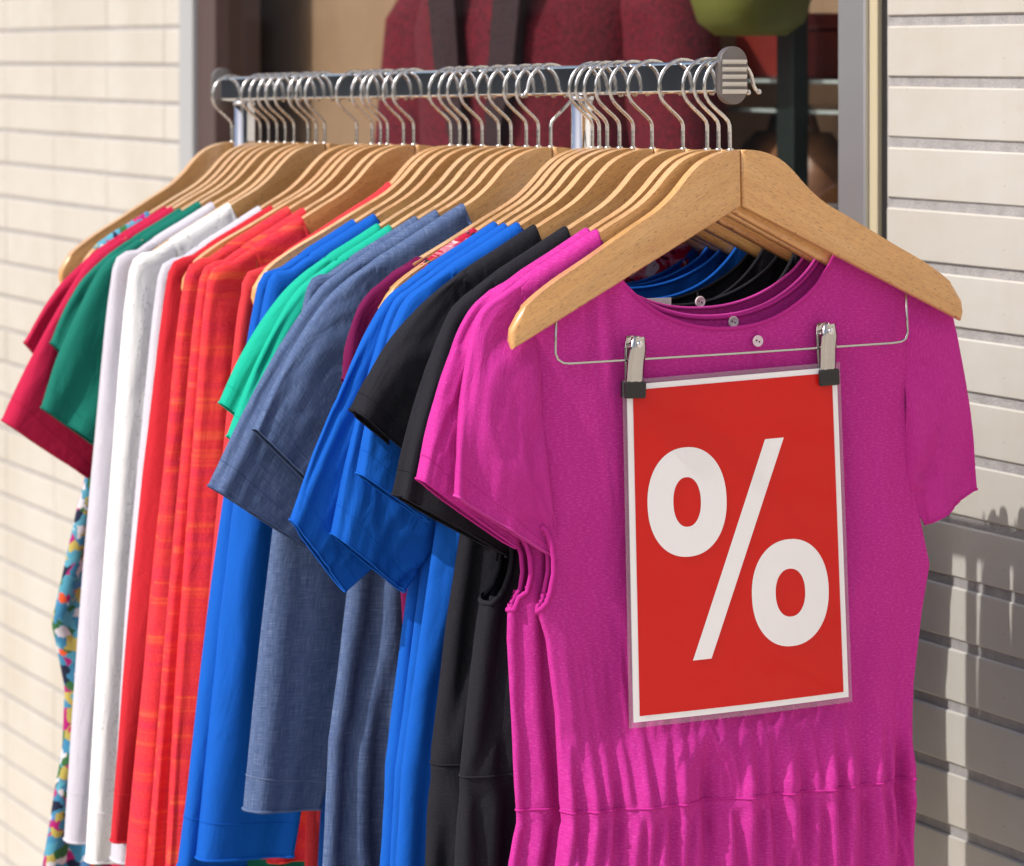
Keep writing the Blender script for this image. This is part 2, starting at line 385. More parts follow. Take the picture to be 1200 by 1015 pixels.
M_REDBOX = bsurf('red_lacquer', (.20, .022, .018), (.26, .03, .02), 9., .4)
M_GREY = bsurf('grey_knit', (.20, .20, .22), (.32, .31, .33), 60.)
M_SHELF = plain('glass_shelf_edge', (.55, .62, .60), .12, .3)
M_DARKPOST = plain('dark_green_post', (.012, .02, .018), .4)
def at_room(px, py, d):                       # pixel -> shop-local (x, y, z) on the plane d metres beyond the rail
    t = wall_t(px, d); return d - WALL_D, t, wall_z(px, py, d)
obj('room_floor', box_mesh('room_floor', .10, 2.6, T_R0 - .5, T_R1 + .8, .40, .46), M_TANWALL, shop)
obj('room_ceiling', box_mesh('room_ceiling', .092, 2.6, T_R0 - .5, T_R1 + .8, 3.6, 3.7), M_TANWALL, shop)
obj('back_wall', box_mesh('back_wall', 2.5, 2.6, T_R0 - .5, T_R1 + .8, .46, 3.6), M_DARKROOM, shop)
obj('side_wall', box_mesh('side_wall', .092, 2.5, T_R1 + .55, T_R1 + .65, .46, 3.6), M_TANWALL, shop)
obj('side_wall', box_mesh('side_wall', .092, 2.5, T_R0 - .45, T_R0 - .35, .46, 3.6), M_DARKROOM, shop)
def in_shop(x, y, z):                          # shop-local -> world
    return Vector((WO[0] + x * CA - y * SA, WO[1] + x * SA + y * CA, z))
# mannequin in a red coat
md = .78; mx, my, _ = at_room(640, 60, md)
man = thing('mannequin', 'shop mannequin in a dark red boucle coat behind the window glass', 'mannequin', in_shop(mx, my, .46), (0, 0, ALPHA + R(22)))
# display partition, sunlit, behind the left of the window
d = .68; pt0, pt1 = my + .38, T_R1 + .5
part = obj('display_partition', box_mesh('display_partition', 0, .05, pt0, pt1, .46, 2.35, .004), M_TANWALL)
part.location = in_shop(d - WALL_D, 0, 0); part.rotation_euler = (0, 0, ALPHA)
tag(part, 'tan plaster partition standing behind the left side of the shop window', 'partition')
def loft(name, secs, n=28, smooth=True):      # secs: (cx, cy, z, rx, ry, power)
    bm = bmesh.new(); rings = []
    for (cx, cy, z, rx, ry) in secs:
        ring = []
        for k in range(n):
            th = 2 * math.pi * k / n; c_, s_ = math.cos(th), math.sin(th)
            ring.append(bm.verts.new((cx + rx * abs(c_) ** .8 * (1 if c_ > 0 else -1), cy + ry * abs(s_) ** .8 * (1 if s_ > 0 else -1), z)))
        rings.append(ring)
    for A, B in zip(rings, rings[1:]):
        for k in range(n): bm.faces.new((A[k], A[(k + 1) % n], B[(k + 1) % n], B[k]))
    bm.faces.new(rings[0][::-1]); bm.faces.new(rings[-1]); return bm_mesh(name, bm, smooth)
# mannequin local: x towards the room, y along the window, z from the shop floor (coat spans 0.55 .. 1.55 m)
obj('coat', loft('coat', [(0, 0, .50, .19, .27), (0, 0, .80, .17, .25), (0, 0, 1.02, .14, .215), (0, 0, 1.2, .145, .225), (0, 0, 1.36, .15, .235), (0, 0, 1.47, .12, .22), (0, 0, 1.53, .07, .12)]), M_COAT, man)
for s in (-1, 1):
    obj('sleeve', loft('sleeve', [(-.02, s * .31, .70, .055, .06), (-.01, s * .30, .95, .062, .066), (0, s * .285, 1.15, .068, .075), (0, s * .25, 1.38, .07, .08), (0, s * .19, 1.48, .05, .06)], 18), M_COAT, man)
    obj('lapel', prism_mesh('lapel', [(s * .012, 1.05), (s * .085, 1.30), (s * .11, 1.48), (s * .05, 1.50), (s * .03, 1.28)], 'x', -.168, -.150, .003), M_COATDARK, man)
    obj('hand', loft('hand', [(-.03, s * .31, .58, .012, .03), (-.03, s * .31, .64, .018, .04), (-.02, s * .31, .71, .025, .03)], 12), plain('mannequin_skin', (.5, .4, .32), .4), man)
for z in (.82, .92, 1.02): obj('button', tube_mesh('button', [(-.172, .015, z), (-.160, .015, z)], .013, 14), M_COATDARK, man)
obj('head', loft('head', [(0, 0, 1.50, .05, .05), (0, 0, 1.60, .05, .05), (-.01, 0, 1.64, .075, .065), (-.01, 0, 1.73, .09, .075), (0, 0, 1.82, .08, .07), (0, 0, 1.86, .03, .03)], 20), plain('mannequin_skin_head', (.5, .4, .32), .4), man)
obj('leg_pole', tube_mesh('leg_pole', [(0, 0, .02), (0, 0, .55)], .018, 12), M_CHROME, man)
obj('base', tube_mesh('base', [(0, 0, 0), (0, 0, .012)], .16, 32), M_CHROME, man)
# shelf unit at the right of the window
sd = 1.0
sx, sy0, _ = at_room(1010, 90, sd); _, sy1, _ = at_room(800, 90, sd)
shelf = thing('shelf_unit', 'glass display shelves with a dark post behind the right of the window', 'shelf', in_shop(sx, 0, .46), (0, 0, ALPHA))
zs = [at_room(930, 93, sd)[2] - .46, at_room(930, 128, sd)[2] - .46, at_room(930, 285, sd)[2] - .46]
for k, z in enumerate(zs):
    obj('shelf_board', box_mesh('shelf_board', -.02, .30, sy0, sy1, z - .006, z, .001), M_SHELF, shelf)
_, py_, _ = at_room(953, 50, sd)
obj('post', box_mesh('post', -.05, -.021, py_ - .025, py_ + .025, 0, 1.9, .003), M_DARKPOST, shelf)
obj('rear_panel', box_mesh('rear_panel', .301, .32, sy0 - .3, sy1 - .18, .0, 1.9), M_DARKROOM, shelf)
obj('rear_panel', box_mesh('rear_panel', .301, .32, sy1 - .178, sy1 + .12, .0, 1.9), M_TANWALL, shelf)
def shop_thing(name, label, cat, px, py, d, mesh, m):
    x, y, z = at_room(px, py, d); o = obj(name, mesh, m); o.location = in_shop(x, y, z); o.rotation_euler = (0, 0, ALPHA); return tag(o, label, cat)
x, y, z = at_room(905, 285, 1.05)
bag = thing('leather_bag', 'slouchy brown leather bag on the lower glass shelf in the window', 'bag', in_shop(x + .02, y - .03, zs[2] + .46), (0, 0, ALPHA))
obj('body', loft('body', [(0, 0, 0, .07, .13), (0, 0, .06, .085, .15), (0, 0, .12, .07, .14), (0, 0, .165, .03, .10)]), M_LEATHER, bag)
obj('handle', tube_mesh('handle', [(0, -.08, .15), (0, -.05, .20), (0, 0, .21), (0, .05, .20), (0, .08, .15)], .007), M_LEATHER, bag)
x, y, z = at_room(860, 285, 1.05)
bag = thing('handbag', 'small ochre handbag beside the brown leather bag in the window', 'bag', in_shop(x - .0, y + .09, zs[2] + .46), (0, 0, ALPHA))
obj('body', loft('body', [(0, 0, 0, .06, .10), (0, 0, .06, .07, .11), (0, 0, .13, .04, .085)]), M_TANLEATHER, bag)
obj('handle', tube_mesh('handle', [(0, -.06, .12), (0, -.03, .16), (0, .03, .16), (0, .06, .12)], .006), M_TANLEATHER, bag)
x, y, z = at_room(968, 60, 1.12)
rb = thing('storage_box', 'red lacquered box with a lid on the upper glass shelf', 'box', in_shop(x - .02, y, zs[0] + .46), (0, 0, ALPHA))
obj('body', box_mesh('body', -.07, .07, -.13, .13, .001, .075, .004), M_REDBOX, rb); obj('lid', box_mesh('lid', -.074, .074, -.134, .134, .076, .10, .004), M_REDBOX, rb)
x, y, z = at_room(975, 120, 1.12)
fb = thing('folded_sweater', 'folded grey sweater on the lower shelf behind the window post', 'sweater', in_shop(x - .03, y, zs[2] + .46), (0, 0, ALPHA))
for k in range(3): obj('fold', box_mesh('fold', -.09, .09, -.12, .10, .002 + k * .02, .02 + k * .02, .009, 2), M_GREY if k != 1 else M_REDBOX, fb)
x, y, z = at_room(880, 10, .9)
lamp = thing('hanging_lamp', 'lime green hanging lampshade near the top of the window display', 'lamp', in_shop(x, y, at_room(880, 42, .9)[2]), (0, 0, ALPHA))
obj('shade', loft('shade', [(0, 0, .0, .05, .05), (0, 0, .02, .075, .075), (0, 0, .07, .09, .09), (0, 0, .12, .085, .085), (0, 0, .17, .05, .05), (0, 0, .185, .015, .015)]), M_LAMPGREEN, lamp)
obj('cord', tube_mesh('cord', [(0, 0, .18), (0, 0, 3.595 - at_room(880, 42, .9)[2])], .004), M_RUBBER, lamp)

# ---- the other side of the street (out of the picture, seen only mirrored in chrome and glass)
opp = thing('street_house', 'plain rendered house across the street, mirrored in the shop window', 'building', (X0 - CA * 22, Y0 - SA * 22, 0), (0, 0, ALPHA))
M_RENDER = bsurf('ochre_render', (.20, .175, .155), (.28, .25, .22), 2.)
M_DARKWIN = plain('house_window', (.03, .04, .05), .1)
obj('wall', box_mesh('wall', -6, 0, -14, 130, 0, 6.2), M_RENDER, opp)
for k in range(40):
    for z in (1.0, 3.9): obj('window', box_mesh('window', .002, .03, -12.5 + k * 3.4, -11.1 + k * 3.4, z, z + 1.5), M_DARKWIN, opp)

# =================================================================== THE RACK
rack = thing('clothes_rack', 'chrome clothes rack with a straight rail full of wooden hangers', 'clothes rack', (X0, Y0, 0), (0, 0, ALPHA))
def rz(t): return RAIL_Z0 + RAIL_SLOPE * t
def rounded_rect(w, h, r, n=4):
    out = []
    for cx, cy, a0 in ((w - r, h - r, 0), (-w + r, h - r, 90), (-w + r, -h + r, 180), (w - r, -h + r, 270)):
        for k in range(n + 1): a = R(a0 + 90 * k / n); out.append((cx + r * math.cos(a), cy + r * math.sin(a)))
    return out
me = prism_mesh('rail', rounded_rect(.0085, .0155, .003), 'y', .004, RAIL_L - .004)
for v in me.vertices: v.co.z += rz(v.co.y)
smooth_by_angle(me, 8); rail = obj('rail', me, plain('rail_chrome', (.72, .74, .77), .07, 1.), rack)
def stadium(w, h, n=14):
    return [(w * math.cos(R(180 * k / n)), h - w + w * math.sin(R(180 * k / n))) for k in range(n + 1)] + [(-w * math.cos(R(180 * k / n)), -h + w - w * math.sin(R(180 * k / n))) for k in range(n + 1)]
for end, t in ((-1, 0.), (1, RAIL_L)):
    y0, y1 = (t - .004, t + .006) if end < 0 else (t - .006, t + .004)
    me = prism_mesh('end_cap', stadium(.0145, .0275), 'y', y0, y1, .0012, 2); smooth_by_angle(me, 30)
    cap = obj('end_cap', me, M_CAP, rack, (0, 0, rz(t) + .001))
    for k in range(5):
        zc = .014 - k * .007; yy = (y0 - .0022, y0 - .0002) if end < 0 else (y1 + .0002, y1 + .0022)
        obj('ridge', prism_mesh('ridge', [(yy[0], zc - .0005), (yy[1], zc - .0032), (yy[1], zc + .0012), (yy[0], zc + .0008)], 'x', -.0128, .0128), M_CAPRIB, cap)
for t in (.325, 1.335):
    obj('post', tube_mesh('post', [(0, t, .06), (0, t, rz(t) - .0165)], .0115, 24), M_CHROME, rack)
    me = box_mesh('side_bar', -.006, .006, t - .030, t - .0165, .5, rz(t) - .0165, .001); obj('side_bar', me, M_CHROME, rack) if t > 1 else None
    obj('post_collar', tube_mesh('post_collar', [(0, t, rz(t) - .021), (0, t, rz(t) - .0162)], .0128, 24), M_CHROME, rack)
    obj('foot_bar', tube_mesh('foot_bar', [(-.25, t, .075), (.25, t, .075)], .0125, 16), M_CHROME, rack)
    for s in (-1, 1):
        w = obj('castor', tube_mesh('castor', [(s * .23, t - .011, .03), (s * .23, t + .011, .03)], .03, 20), M_RUBBER, rack)
obj('lower_bar', tube_mesh('lower_bar', [(0, .325, .20), (0, 1.335, .20)], .0115, 16), M_CHROME, rack)

# =================================================================== HANGERS
PU = np.array([0, .02, .04, .055, .07, .085, .1, .113, .14, .165, .195, .22, .234, .242, .2435])
PZ = np.array([0, -.002, -.0095, -.0215, -.0375, -.0505, -.0600, -.0670, -.0825, -.097, -.1135, -.130, -.143, -.156, -.167])
def zh(u): return np.interp(np.abs(u), PU, PZ)
def zb(u): return -.054 - .500 * np.abs(u)
def smooth_profile():
    uu = []
    p = list(zip(PU, PZ))
    for k in range(len(p) - 1):                       # Catmull-Rom through the measured points
        p0, p1, p2, p3 = p[max(k - 1, 0)], p[k], p[k + 1], p[min(k + 2, len(p) - 1)]
        for s in ((0, .34, .67) if k < len(p) - 4 else ((0, .5) if k < len(p) - 3 else (0,))):
            uu.append(tuple(.5 * (2 * p1[q] + (p2[q] - p0[q]) * s + (2 * p0[q] - 5 * p1[q] + 4 * p2[q] - p3[q]) * s * s + (-p0[q] + 3 * p1[q] - 3 * p2[q] + p3[q]) * s ** 3) for q in (0, 1)))
    uu.append(p[-1]); return uu
HT = .0062
def arm_mesh(s):
    top = smooth_profile(); top[0] = (.00008, 0)
    poly = [(s * u, z) for u, z in top] + [(s * .2408, -.1755), (s * .00008, -.054)]
    if s < 0: poly = poly[::-1]
    me = prism_mesh('arm', poly, 'y', -HT, HT, .0046, 5); smooth_by_angle(me, 40)
    uvl = me.uv_layers.new(name='UVMap'); ca_, sa_ = math.cos(R(27)), -math.sin(R(27))
    for lp in me.loops:
        v = me.vertices[lp.vertex_index].co; x = abs(v.x)
        uvl.data[lp.index].uv = (x * ca_ + v.z * sa_, -x * sa_ + v.z * ca_ + v.y * .8 + (3 if s > 0 else 0))
    return me
ARM = {-1: arm_mesh(-1), 1: arm_mesh(1)}
def hook_points():
    rc, zc = .0262, .0605
    p = [(0, 0, -.012), (0, 0, .0), (0, 0, .016), (0, 0, .0225)]
    p += [(-.0015, 0, .0268), (-.006, 0, .0318), (-.0125, 0, .0372), (-.0175, 0, .0418)]
    for a in range(212, 4, -12): p.append((rc * math.cos(R(a)), 0, zc + rc * math.sin(R(a))))
    p += [(.0268, 0, .0600), (.0285, 0, .0565), (.0320, 0, .0540)]
    return p
def make_hook():
    bm = bmesh.new(); pts = hook_points(); add_tube(bm, pts, .00185, 10)
    s = bmesh.ops.create_uvsphere(bm, u_segments=10, v_segments=8, radius=.0028)
    for v in s['verts']: v.co += Vector(pts[-1])
    return bm_mesh('hook', bm, True)
HOOK = make_hook()
FERRULE = tube_mesh('ferrule', [(0, 0, -.002), (0, 0, .0012)], .0034, 12)
def pad_mesh(s):
    bm = bmesh.new(); us = np.linspace(.150, .195, 8); prev = None
    for u in us:
        z = float(zh(u)); ring = [bm.verts.new((s * u, y, z + dz)) for y, dz in ((-HT - .0008, -.007), (-HT - .0008, -.001), (-HT * .6, .0012), (HT * .6, .0012), (HT + .0008, -.001), (HT + .0008, -.007))]
        if prev:
            for k in range(5): bm.faces.new((prev[k], prev[k + 1], ring[k + 1], ring[k]))
        prev = ring
    return bm_mesh('pad', bm, True)
def hanger(t, label, yaw=0., roll=0., flip=False, du=0., sc=1.):
    h = thing('wooden_hanger', label, 'hanger', peak(t) + Vector((CA, SA, 0)) * du, (0, roll, ALPHA + yaw), 'wooden hangers on the chrome rail')
    for s in (-1, 1): obj('arm', ARM[s], M_WOOD, h)
    hk = obj('hook', HOOK, M_WIRE, h, (-du, 0, 0))
    if flip: hk.rotation_euler = (0, 0, math.pi)
    obj('ferrule', FERRULE, M_WIRE, hk)
    return h

# =================================================================== CLOTH
def relax(P, eh, ev, w, iters, clampf, gz=-1.6e-5, ka=(.012, 0, .004), kshear=.12, kbend=.12, damp=.97):
    """position-based cloth on a closed grid P[row, col, xyz]; eh/ev scale the rest lengths along rows / columns"""
    P0 = P.copy(); prev = P.copy(); W = w[..., None]; K = np.array(ka)
    def ln(a, b): return np.linalg.norm(b - a, axis=-1)
    rh = ln(P, np.roll(P, -1, 1)) * eh; rv = ln(P[:-1], P[1:]) * ev
    d1 = ln(P[:-1], np.roll(P[1:], -1, 1)) * .5 * (eh[:-1] + 1); d2 = ln(np.roll(P[:-1], -1, 1), P[1:]) * .5 * (eh[:-1] + 1)
    rb = rh + np.roll(rh, -1, 1); rbv = rv[:-1] + rv[1:]
    def solve(A, B, wa, wb, rest, k, only_push=False):
        d = B - A; l = np.sqrt((d * d).sum(-1)) + 1e-9; s = wa + wb; s = np.where(s == 0, 1, s)
        e = (l - rest) / l
        if only_push: e = np.minimum(e, 0)
        c = (k * e / s)[..., None] * d
        A += c * wa[..., None]; B -= c * wb[..., None]
    for it in range(iters):
        vel = (P - prev) * damp; vel = np.clip(vel, -.004, .004); prev = P.copy()
        P = P + (vel + np.array([0, 0, gz])) * W + (P0 - P) * K * W
        for sh in (0, 1):                                # along rows
            Q = np.roll(P, -sh, 1); ww = np.roll(w, -sh, 1); rr = np.roll(rh, -sh, 1)
            solve(Q[:, 0::2], Q[:, 1::2], ww[:, 0::2], ww[:, 1::2], rr[:, 0::2], 1.); P = np.roll(Q, sh, 1)
        for s0 in (0, 1):                                # down columns
            n2 = (P.shape[0] - s0) // 2
            solve(P[s0:s0 + 2 * n2:2], P[s0 + 1:s0 + 2 * n2:2], w[s0:s0 + 2 * n2:2], w[s0 + 1:s0 + 2 * n2:2], rv[s0:s0 + 2 * n2:2], 1.)
        for s0 in (0, 1):                                # shear
            n2 = (P.shape[0] - s0) // 2; a = slice(s0, s0 + 2 * n2, 2); b = slice(s0 + 1, s0 + 2 * n2, 2)
            B = np.roll(P[b], -1, 1); wB = np.roll(w[b], -1, 1); solve(P[a], B, w[a], wB, d1[a], kshear); P[b] = np.roll(B, 1, 1)
            A = np.roll(P[a], -1, 1); wA = np.roll(w[a], -1, 1); solve(A, P[b], wA, w[b], d2[a], kshear); P[a] = np.roll(A, 1, 1)
        for sh in range(4):                              # bending, along rows
            Q = np.roll(P, -sh, 1); ww = np.roll(w, -sh, 1); rr = np.roll(rb, -sh, 1)
            solve(Q[:, 0::4], Q[:, 2::4], ww[:, 0::4], ww[:, 2::4], rr[:, 0::4], kbend, True); P = np.roll(Q, sh, 1)
        if it % 2 == 0:
            for s0 in range(4):                          # bending, down columns
                n4 = (P.shape[0] - s0 + 1) // 4
                if n4: 
                    A = P[s0:s0 + 4 * n4:4]; B = P[s0 + 2:s0 + 4 * n4 + 2:4]; k = min(len(A), len(B)); 
                    solve(A[:k], B[:k], w[s0:s0 + 4 * n4:4][:k], w[s0 + 2:s0 + 4 * n4 + 2:4][:k], rbv[s0:s0 + 4 * n4:4][:k], kbend, True)
        P = np.where(W > 0, clampf(P), P)
    return P
def grid_mesh(name, P, uvw, skip=None):
    """closed grid -> mesh with uv in metres"""
    Mr, N, _ = P.shape
    idx = np.arange(Mr * N).reshape(Mr, N)
    a = idx[:-1]; b = np.roll(idx, -1, 1)[:-1]; c = np.roll(idx, -1, 1)[1:]; d = idx[1:]
    F = np.stack([a, d, c, b], -1).reshape(-1, 4)
    U = uvw[..., 0]; V = uvw[..., 1]; Un = np.concatenate([U[:, 1:], U[:, -1:] + (U[:, -1:] - U[:, -2:-1])], 1)
    Vn = np.concatenate([V[:, 1:], V[:, :1]], 1)
    uv = np.stack([np.stack([U[:-1], V[:-1]], -1), np.stack([U[1:], V[1:]], -1), np.stack([Un[1:], Vn[1:]], -1), np.stack([Un[:-1], Vn[:-1]], -1)], 2).reshape(-1, 4, 2)
    if skip is not None:
        keep = ~skip.reshape(-1); F = F[keep]; uv = uv[keep]
    me = bpy.data.meshes.new(name); me.vertices.add(Mr * N); me.vertices.foreach_set('co', P.reshape(-1))
    me.loops.add(len(F) * 4); me.loops.foreach_set('vertex_index', F.reshape(-1).astype(np.int32))
    me.polygons.add(len(F)); me.polygons.foreach_set('loop_start', (np.arange(len(F)) * 4).astype(np.int32))
    me.polygons.foreach_set('loop_total', np.full(len(F), 4, np.int32))
    l = me.uv_layers.new(name='UVMap'); l.data.foreach_set('uv', uv.reshape(-1))
    me.update(); me.validate(); me.shade_smooth(); return me
def smooth_noise(rng, rows, cols, kr, kc):
    g_ = rng.standard_normal((kr + 3, kc)); r = np.linspace(0, kr, rows); c = np.linspace(0, kc, cols, endpoint=False)
    r0 = r.astype(int); c0 = c.astype(int); fr = (r - r0)[:, None]; fc = (c - c0)[None]
    fr = fr * fr * (3 - 2 * fr); fc = fc * fc * (3 - 2 * fc)
    G = lambda i, j: g_[np.clip(i, 0, kr + 2)[:, None], (j % kc)[None]]
    return (G(r0, c0) * (1 - fr) * (1 - fc) + G(r0 + 1, c0) * fr * (1 - fc) + G(r0, c0 + 1) * (1 - fr) * fc + G(r0 + 1, c0 + 1) * fr * fc)

def make_body(gm, seed, sf, sb, nc=61, M=70, iters=90, us=.205, nw=.12, depf=.10, depb=.06, hem=-.92,
              wid=((-.12, .205), (-.2, .19), (-.36, .185), (-.6, .19), (-.95, .22)), exc=((0, 1.0), (-.2, 1.03), (-.5, 1.08), (-1, 1.12)),
              uc=0., uc_low=0., hemwave=.0, fullness=1., notch=None, gz_=None, sf_low=0., gk=56):
    rng = np.random.default_rng(seed); N = 2 * (nc - 1)
    a = np.linspace(-1, 1, nc); a = np.sign(a) * (1 - (1 - np.abs(a)) ** 1.15)
    acol = np.concatenate([a, a[-2:0:-1]]); front = np.concatenate([np.ones(nc), np.zeros(nc - 2)]).astype(bool)
    edge = np.abs(acol) > .9999
    u0 = acol * us; zn = float(zh(nw))
    zt = zh(u0 + 0) + .0022
    ins = np.abs(u0) < nw
    dep = np.where(front, depf, depb)
    zt = np.where(ins, zn + .0022 - dep * (1 - (np.abs(u0) / nw) ** 2.2).clip(0) ** .62, zt)
    if notch: zt = zt - np.where(front & ins, notch * np.exp(-(u0 / .012) ** 2), 0)
    beta = np.linspace(0, 1, M); beta = .15 * beta ** 2 + .85 * beta
    fr_ = (.34 - .12) / (-hem - .12); fr_ = max(fr_, .2); zk = -.34
    b1 = np.clip(beta / fr_, 0, 1)[:, None]; b2 = np.clip((beta - fr_) / (1 - fr_), 0, 1)[:, None]
    Z = zt[None] + (zk - zt[None]) * b1 + (hem - zk) * b2
    zz, ww = zip(*wid); Wz = np.interp(-Z, -np.array(zz), np.array(ww)); Wz = np.where(Z > zz[0], us, Wz)
    X = acol[None] * Wz + uc_low * np.clip((-Z - .15) / .3, 0, 1) + uc
    drop = zt[None] - Z
    wrapd = np.sqrt(np.clip(drop / .010, 0, 1))
    sfz = lambda z_: sf + sf_low * np.clip((-z_ - .54) / .06, 0, 1)
    lim = np.where(front[None], sfz(Z), sb)
    dp = np.minimum(lim, .0118 + fullness * .05 * np.clip((-Z - .12) / .5, 0, 1) ** .8) * .9
    pw = 2.6 + 2.4 * np.clip((Z + .40) / .12, 0, 1); prof = (1 - np.abs(acol)[None] ** pw) ** .5
    top_on_hanger = ~ins
    Yv = np.where(top_on_hanger[None], wrapd, 1) * np.maximum(dp * prof, np.where(edge[None], 0, .0015))
    nz = smooth_noise(rng, M, N, 3, 30) * .0018 + smooth_noise(rng, M, N, 2, 11) * .0035
    if gz_: nz = nz + smooth_noise(rng, M, N, 2, gk) * .0050 * np.exp(-((Z - gz_) / .036) ** 2)
    Yv = np.where(edge[None], 0, np.clip(Yv + nz * np.clip((-Z - .12) / .25, 0, 1), .0012, None))
    for r_, (yy_, dz_) in enumerate(((0., .0040), (.0058, .0028), (.0098, -.0030), (.0105, -.0100))):
        Z[r_, top_on_hanger] = zt[top_on_hanger] - .0022 + dz_
        s_ = np.clip((zh(u0) - zt) / .022, 0, 1)
        Yv[r_] = np.where(ins & ~edge, max(yy_, .001) * (1 - s_) + Yv[r_] * s_, Yv[r_])
        Yv[r_, top_on_hanger] = np.where(edge[top_on_hanger], 0, min(yy_, max(sf, sb, .0085)))
    for r_ in range(4, M):                               # keep the rows in order below the wrap
        Z[r_] = np.where(top_on_hanger, np.minimum(Z[r_], Z[r_ - 1] - .002), Z[r_])
    Y = np.where(front[None], -Yv, Yv)
    P = np.stack([X, Y, Z], -1)
    w = np.ones((M, N)); w[0] = 0; w[1, top_on_hanger] = 0; w[2, top_on_hanger] = 0; w[3, top_on_hanger] = .3
    ez, ee = zip(*exc); eh = np.interp(-Z, -np.array(ez), np.array(ee)); ev = np.ones((M - 1, N))
    def clampf(P):
        y = P[..., 1]; x = P[..., 0] - uc; z = P[..., 2]
        inside = (np.abs(x) < .243) & (z < zh(x) - .001) & (z > zb(x) - .001)
        mn = np.where(inside, HT + .0016, np.where(z > zh(x), 0., .0010))
        lo_f = np.minimum(-mn, -.0000); 
        yf = np.clip(y, -np.maximum(sfz(z), mn), -mn); yb_ = np.clip(y, mn, np.maximum(sb, mn))
        y2 = np.where(edge[None], np.clip(y, -sf, sb), np.where(front[None], yf, yb_))
        P[..., 1] = y2; return P
    P = relax(P, eh, ev, w, iters, clampf, kbend=.28)
    sm = np.clip((P[..., 2] + .32) / .08, 0, 1) * (~edge)[None]; sm[:3] = 0
    for _ in range(14):
        yy_ = P[..., 1]; av = .25 * (np.roll(yy_, 1, 1) + np.roll(yy_, -1, 1)) + .25 * (np.roll(yy_, 1, 0) + np.roll(yy_, -1, 0))
        P[..., 1] = yy_ + .6 * sm * (av - yy_)
    P = np.where(w[..., None] > 0, clampf(P), P)
    arc = np.concatenate([np.zeros((M, 1)), np.cumsum(np.linalg.norm(np.diff(P, axis=1), axis=-1), 1)], 1)
    uvw = np.stack([np.broadcast_to(arc[M // 2][None], (M, N)), -Z], -1)
    return P, uvw, ins, front

